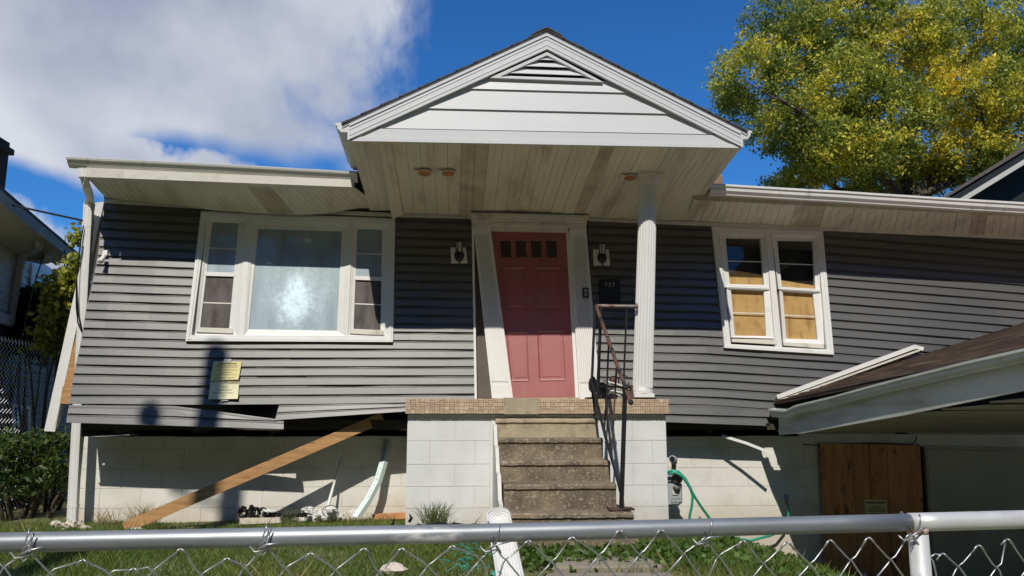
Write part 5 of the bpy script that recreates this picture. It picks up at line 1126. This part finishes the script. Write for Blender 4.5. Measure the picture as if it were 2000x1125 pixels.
def grass():
    n = 250000; x = rng.uniform(-6.4, 4.2, n); y = 4.5 + (8.5 - 4.5) * rng.uniform(0, 1, n) ** .85
    keep = np.ones(n, bool)
    keep &= ~((x > -.38) & (x < 2.0) & (y > 7.1)); keep &= ~((x > .42) & (x < 1.62) & (y > 5.95)); keep &= ~((x > .42) & (x < 1.6) & (y > 4.0) & (y < 5.9) & (rng.uniform(0, 1, n) < .62))
    keep &= ~((x > 3.55) & (rng.uniform(0, 1, n) < (x - 3.4) * 2.5))
    patch = np.sin(x * 2.3 + 1) * np.cos(y * 1.9) + .6 * np.sin(x * 5.3 + y * 3.7); keep &= ~((patch < -1.0) & (rng.uniform(0, 1, n) < .5))
    x, y, patch = x[keep], y[keep], patch[keep]; n = len(x); z = np.array([gz(a, b) for a, b in zip(x, y)]) - .01
    h = rng.uniform(.035, .095, n) * (1 + .35 * patch.clip(-1, 1)); tall = rng.uniform(0, 1, n) < .03; h[tall] *= 1.9; h[(y > 7.6)] *= .62; h *= .88
    a = rng.uniform(0, 2 * pi, n); w_ = rng.uniform(.0014, .0032, n); dx, dy = np.cos(a) * w_, np.sin(a) * w_; b = rng.uniform(0, 2 * pi, n); ln = h * rng.uniform(.15, .9, n)
    p = np.c_[x, y, z]; lx_, ly_ = np.cos(b) * ln, np.sin(b) * ln
    v = np.stack([p - np.c_[dx, dy, 0 * dx], p + np.c_[dx, dy, 0 * dx], p + np.c_[dx * .7 + lx_ * .55, dy * .7 + ly_ * .55, h * .62], p + np.c_[lx_, ly_, h]], 1).reshape(-1, 3)
    t = np.clip(rng.uniform(0, 1, n) * .75 + .2 * patch + .1, 0, 1); pal = [(.07, .12, .024), (.13, .20, .04), (.21, .26, .06), (.38, .34, .15)]
    col = np.stack([np.interp(t, [0, .4, .8, 1], [q[i] for q in pal]) for i in range(3)], 1) * rng.uniform(.7, 1.2, (n, 1))
    tag(fast('grass', v, np.arange(4 * n).reshape(n, 4), col, grassm), kind='stuff', label='short weedy grass growing over the front lawn', cat='grass')
    # broad-leaved weeds round the steps and the right bank
    m = 5200; xs = np.concatenate([rng.uniform(.5, 1.9, 1500), rng.uniform(2.0, 4.0, m - 1500)]); ys = np.concatenate([rng.normal(5.75, .2, 1500), rng.uniform(5.2, 8.45, m - 1500)])
    zz = np.array([gz(a, b) for a, b in zip(xs, ys)]) + rng.uniform(.02, .09, m); o = leaves('weeds', np.c_[xs, ys, zz], .05, np.array([[.09, .16, .03]]) * rng.uniform(.6, 1.25, (m, 1)), None, -.4, .7, mat=grassm)
    tag(o, kind='stuff', label='low broad-leaved weeds among the grass by the steps', cat='weeds')
grass()
def tuft(c, n, h, spread, label, pale=False):
    mb = MB()
    for i in range(n):
        a = random.uniform(0, 2 * pi); e = V((cos(a), sin(a) * .6, 0)) * random.uniform(.1, spread); hh = h * random.uniform(.5, 1.2); b = V(c) + V((random.uniform(-.1, .1), random.uniform(-.05, .05), 0)); w_ = V((.0022, 0, 0))
        g = random.uniform(.7, 1.3); col = (.10 * g, .13 * g, .035 * g) if not pale else (.33 * g, .27 * g, .14 * g)
        m_ = b + e * .46 + V((0, 0, hh * .62)); mb.poly([b - w_, b + w_, m_ + w_ * .9, m_ - w_ * .9], col); mb.poly([m_ - w_ * .9, m_ + w_ * .9, b + e + V((0, 0, hh))], col)
    return tag(mb.build('grass_tuft', grassm, loc=c, recalc=False), label, 'grass tuft', 'tall grass tufts along the walls')
tuft(P(848, 1022, 7.0), 130, .17, .16, 'green grass tuft before the white porch blocks'); tuft(P(280, 1026, 8.3), 170, .2, .25, 'dry grass tuft at the wall beside the timber foot', True); tuft(P(205, 1028, 8.35), 60, .2, .2, 'pale dry tuft between the rubble heap and the timber plank', True); tuft(P(560, 1022, 8.3), 60, .14, .2, 'short tuft right of the pale slab')
# ================================================================== STREET SIDE: pole and service wire
def add_tree_screen():  # unseen trees added to cut low sky light on the facade
    n = 42000; x = rng.uniform(-62, 62, n); top = 18.5 + 2.2 * np.sin(x * .31 + 1) + 1.5 * np.sin(x * .83); y = -20 + rng.normal(0, 1.6, n) + .012 * x ** 2 * .5; z = -.4 + top * rng.uniform(0, 1, n) ** .7
    g = rng.uniform(.5, 1.3, (n, 1)); o = leaves('sky_blocking_trees', np.c_[x, y, z], 1.0, np.array([[.06, .08, .025]]) * g, None, .2, .8); tag(o, kind='stuff', label='belt of trees added out of view across the street to block low sky light', cat='trees')
add_tree_screen()
def pole():
    s = W(425, 692); top = s - SUN / SUN.y * 9.0; t = thing('utility_pole', (top.x, top.y, -.5), 'tall wooden utility pole standing by the pavement', 'utility pole')
    mb = MB(); mb.tube([(top.x, top.y, -.5), (top.x, top.y, top.z)], .125, 12, scl=[1.25, .95]); mb.build('pole', polem, t, True)
    mb = MB(); mb.tube([(top.x - .12, top.y, top.z - 1.0), (top.x - .55, top.y, top.z - .85)], .03, 6); mb.blob((top.x - .55, top.y, top.z - .72), .12, (1, 1, 1.2), .05); mb.build('insulator', pm('insulator', (.2, .2, .2)), t)
    mb = MB(); mb.tube([(top.x, top.y, top.z - 4.2), (top.x - .5, top.y, top.z - 4.0), (top.x - .6, top.y, top.z - 4.4)], .05, 6); mb.build('lamp_arm', galv, t)
pole()
mb = MB(); a = P(163, 431, 8.25); b = P(-900, 40, 9.5); mb.tube([lerp(a, b, i / 20) + V((0, 0, -.9 * sin(pi * i / 20) * .35)) for i in range(21)], .011, 6); simple('service_wire', 'dark overhead service wire running to the left corner of the house', 'wire', mb, blackp, a)
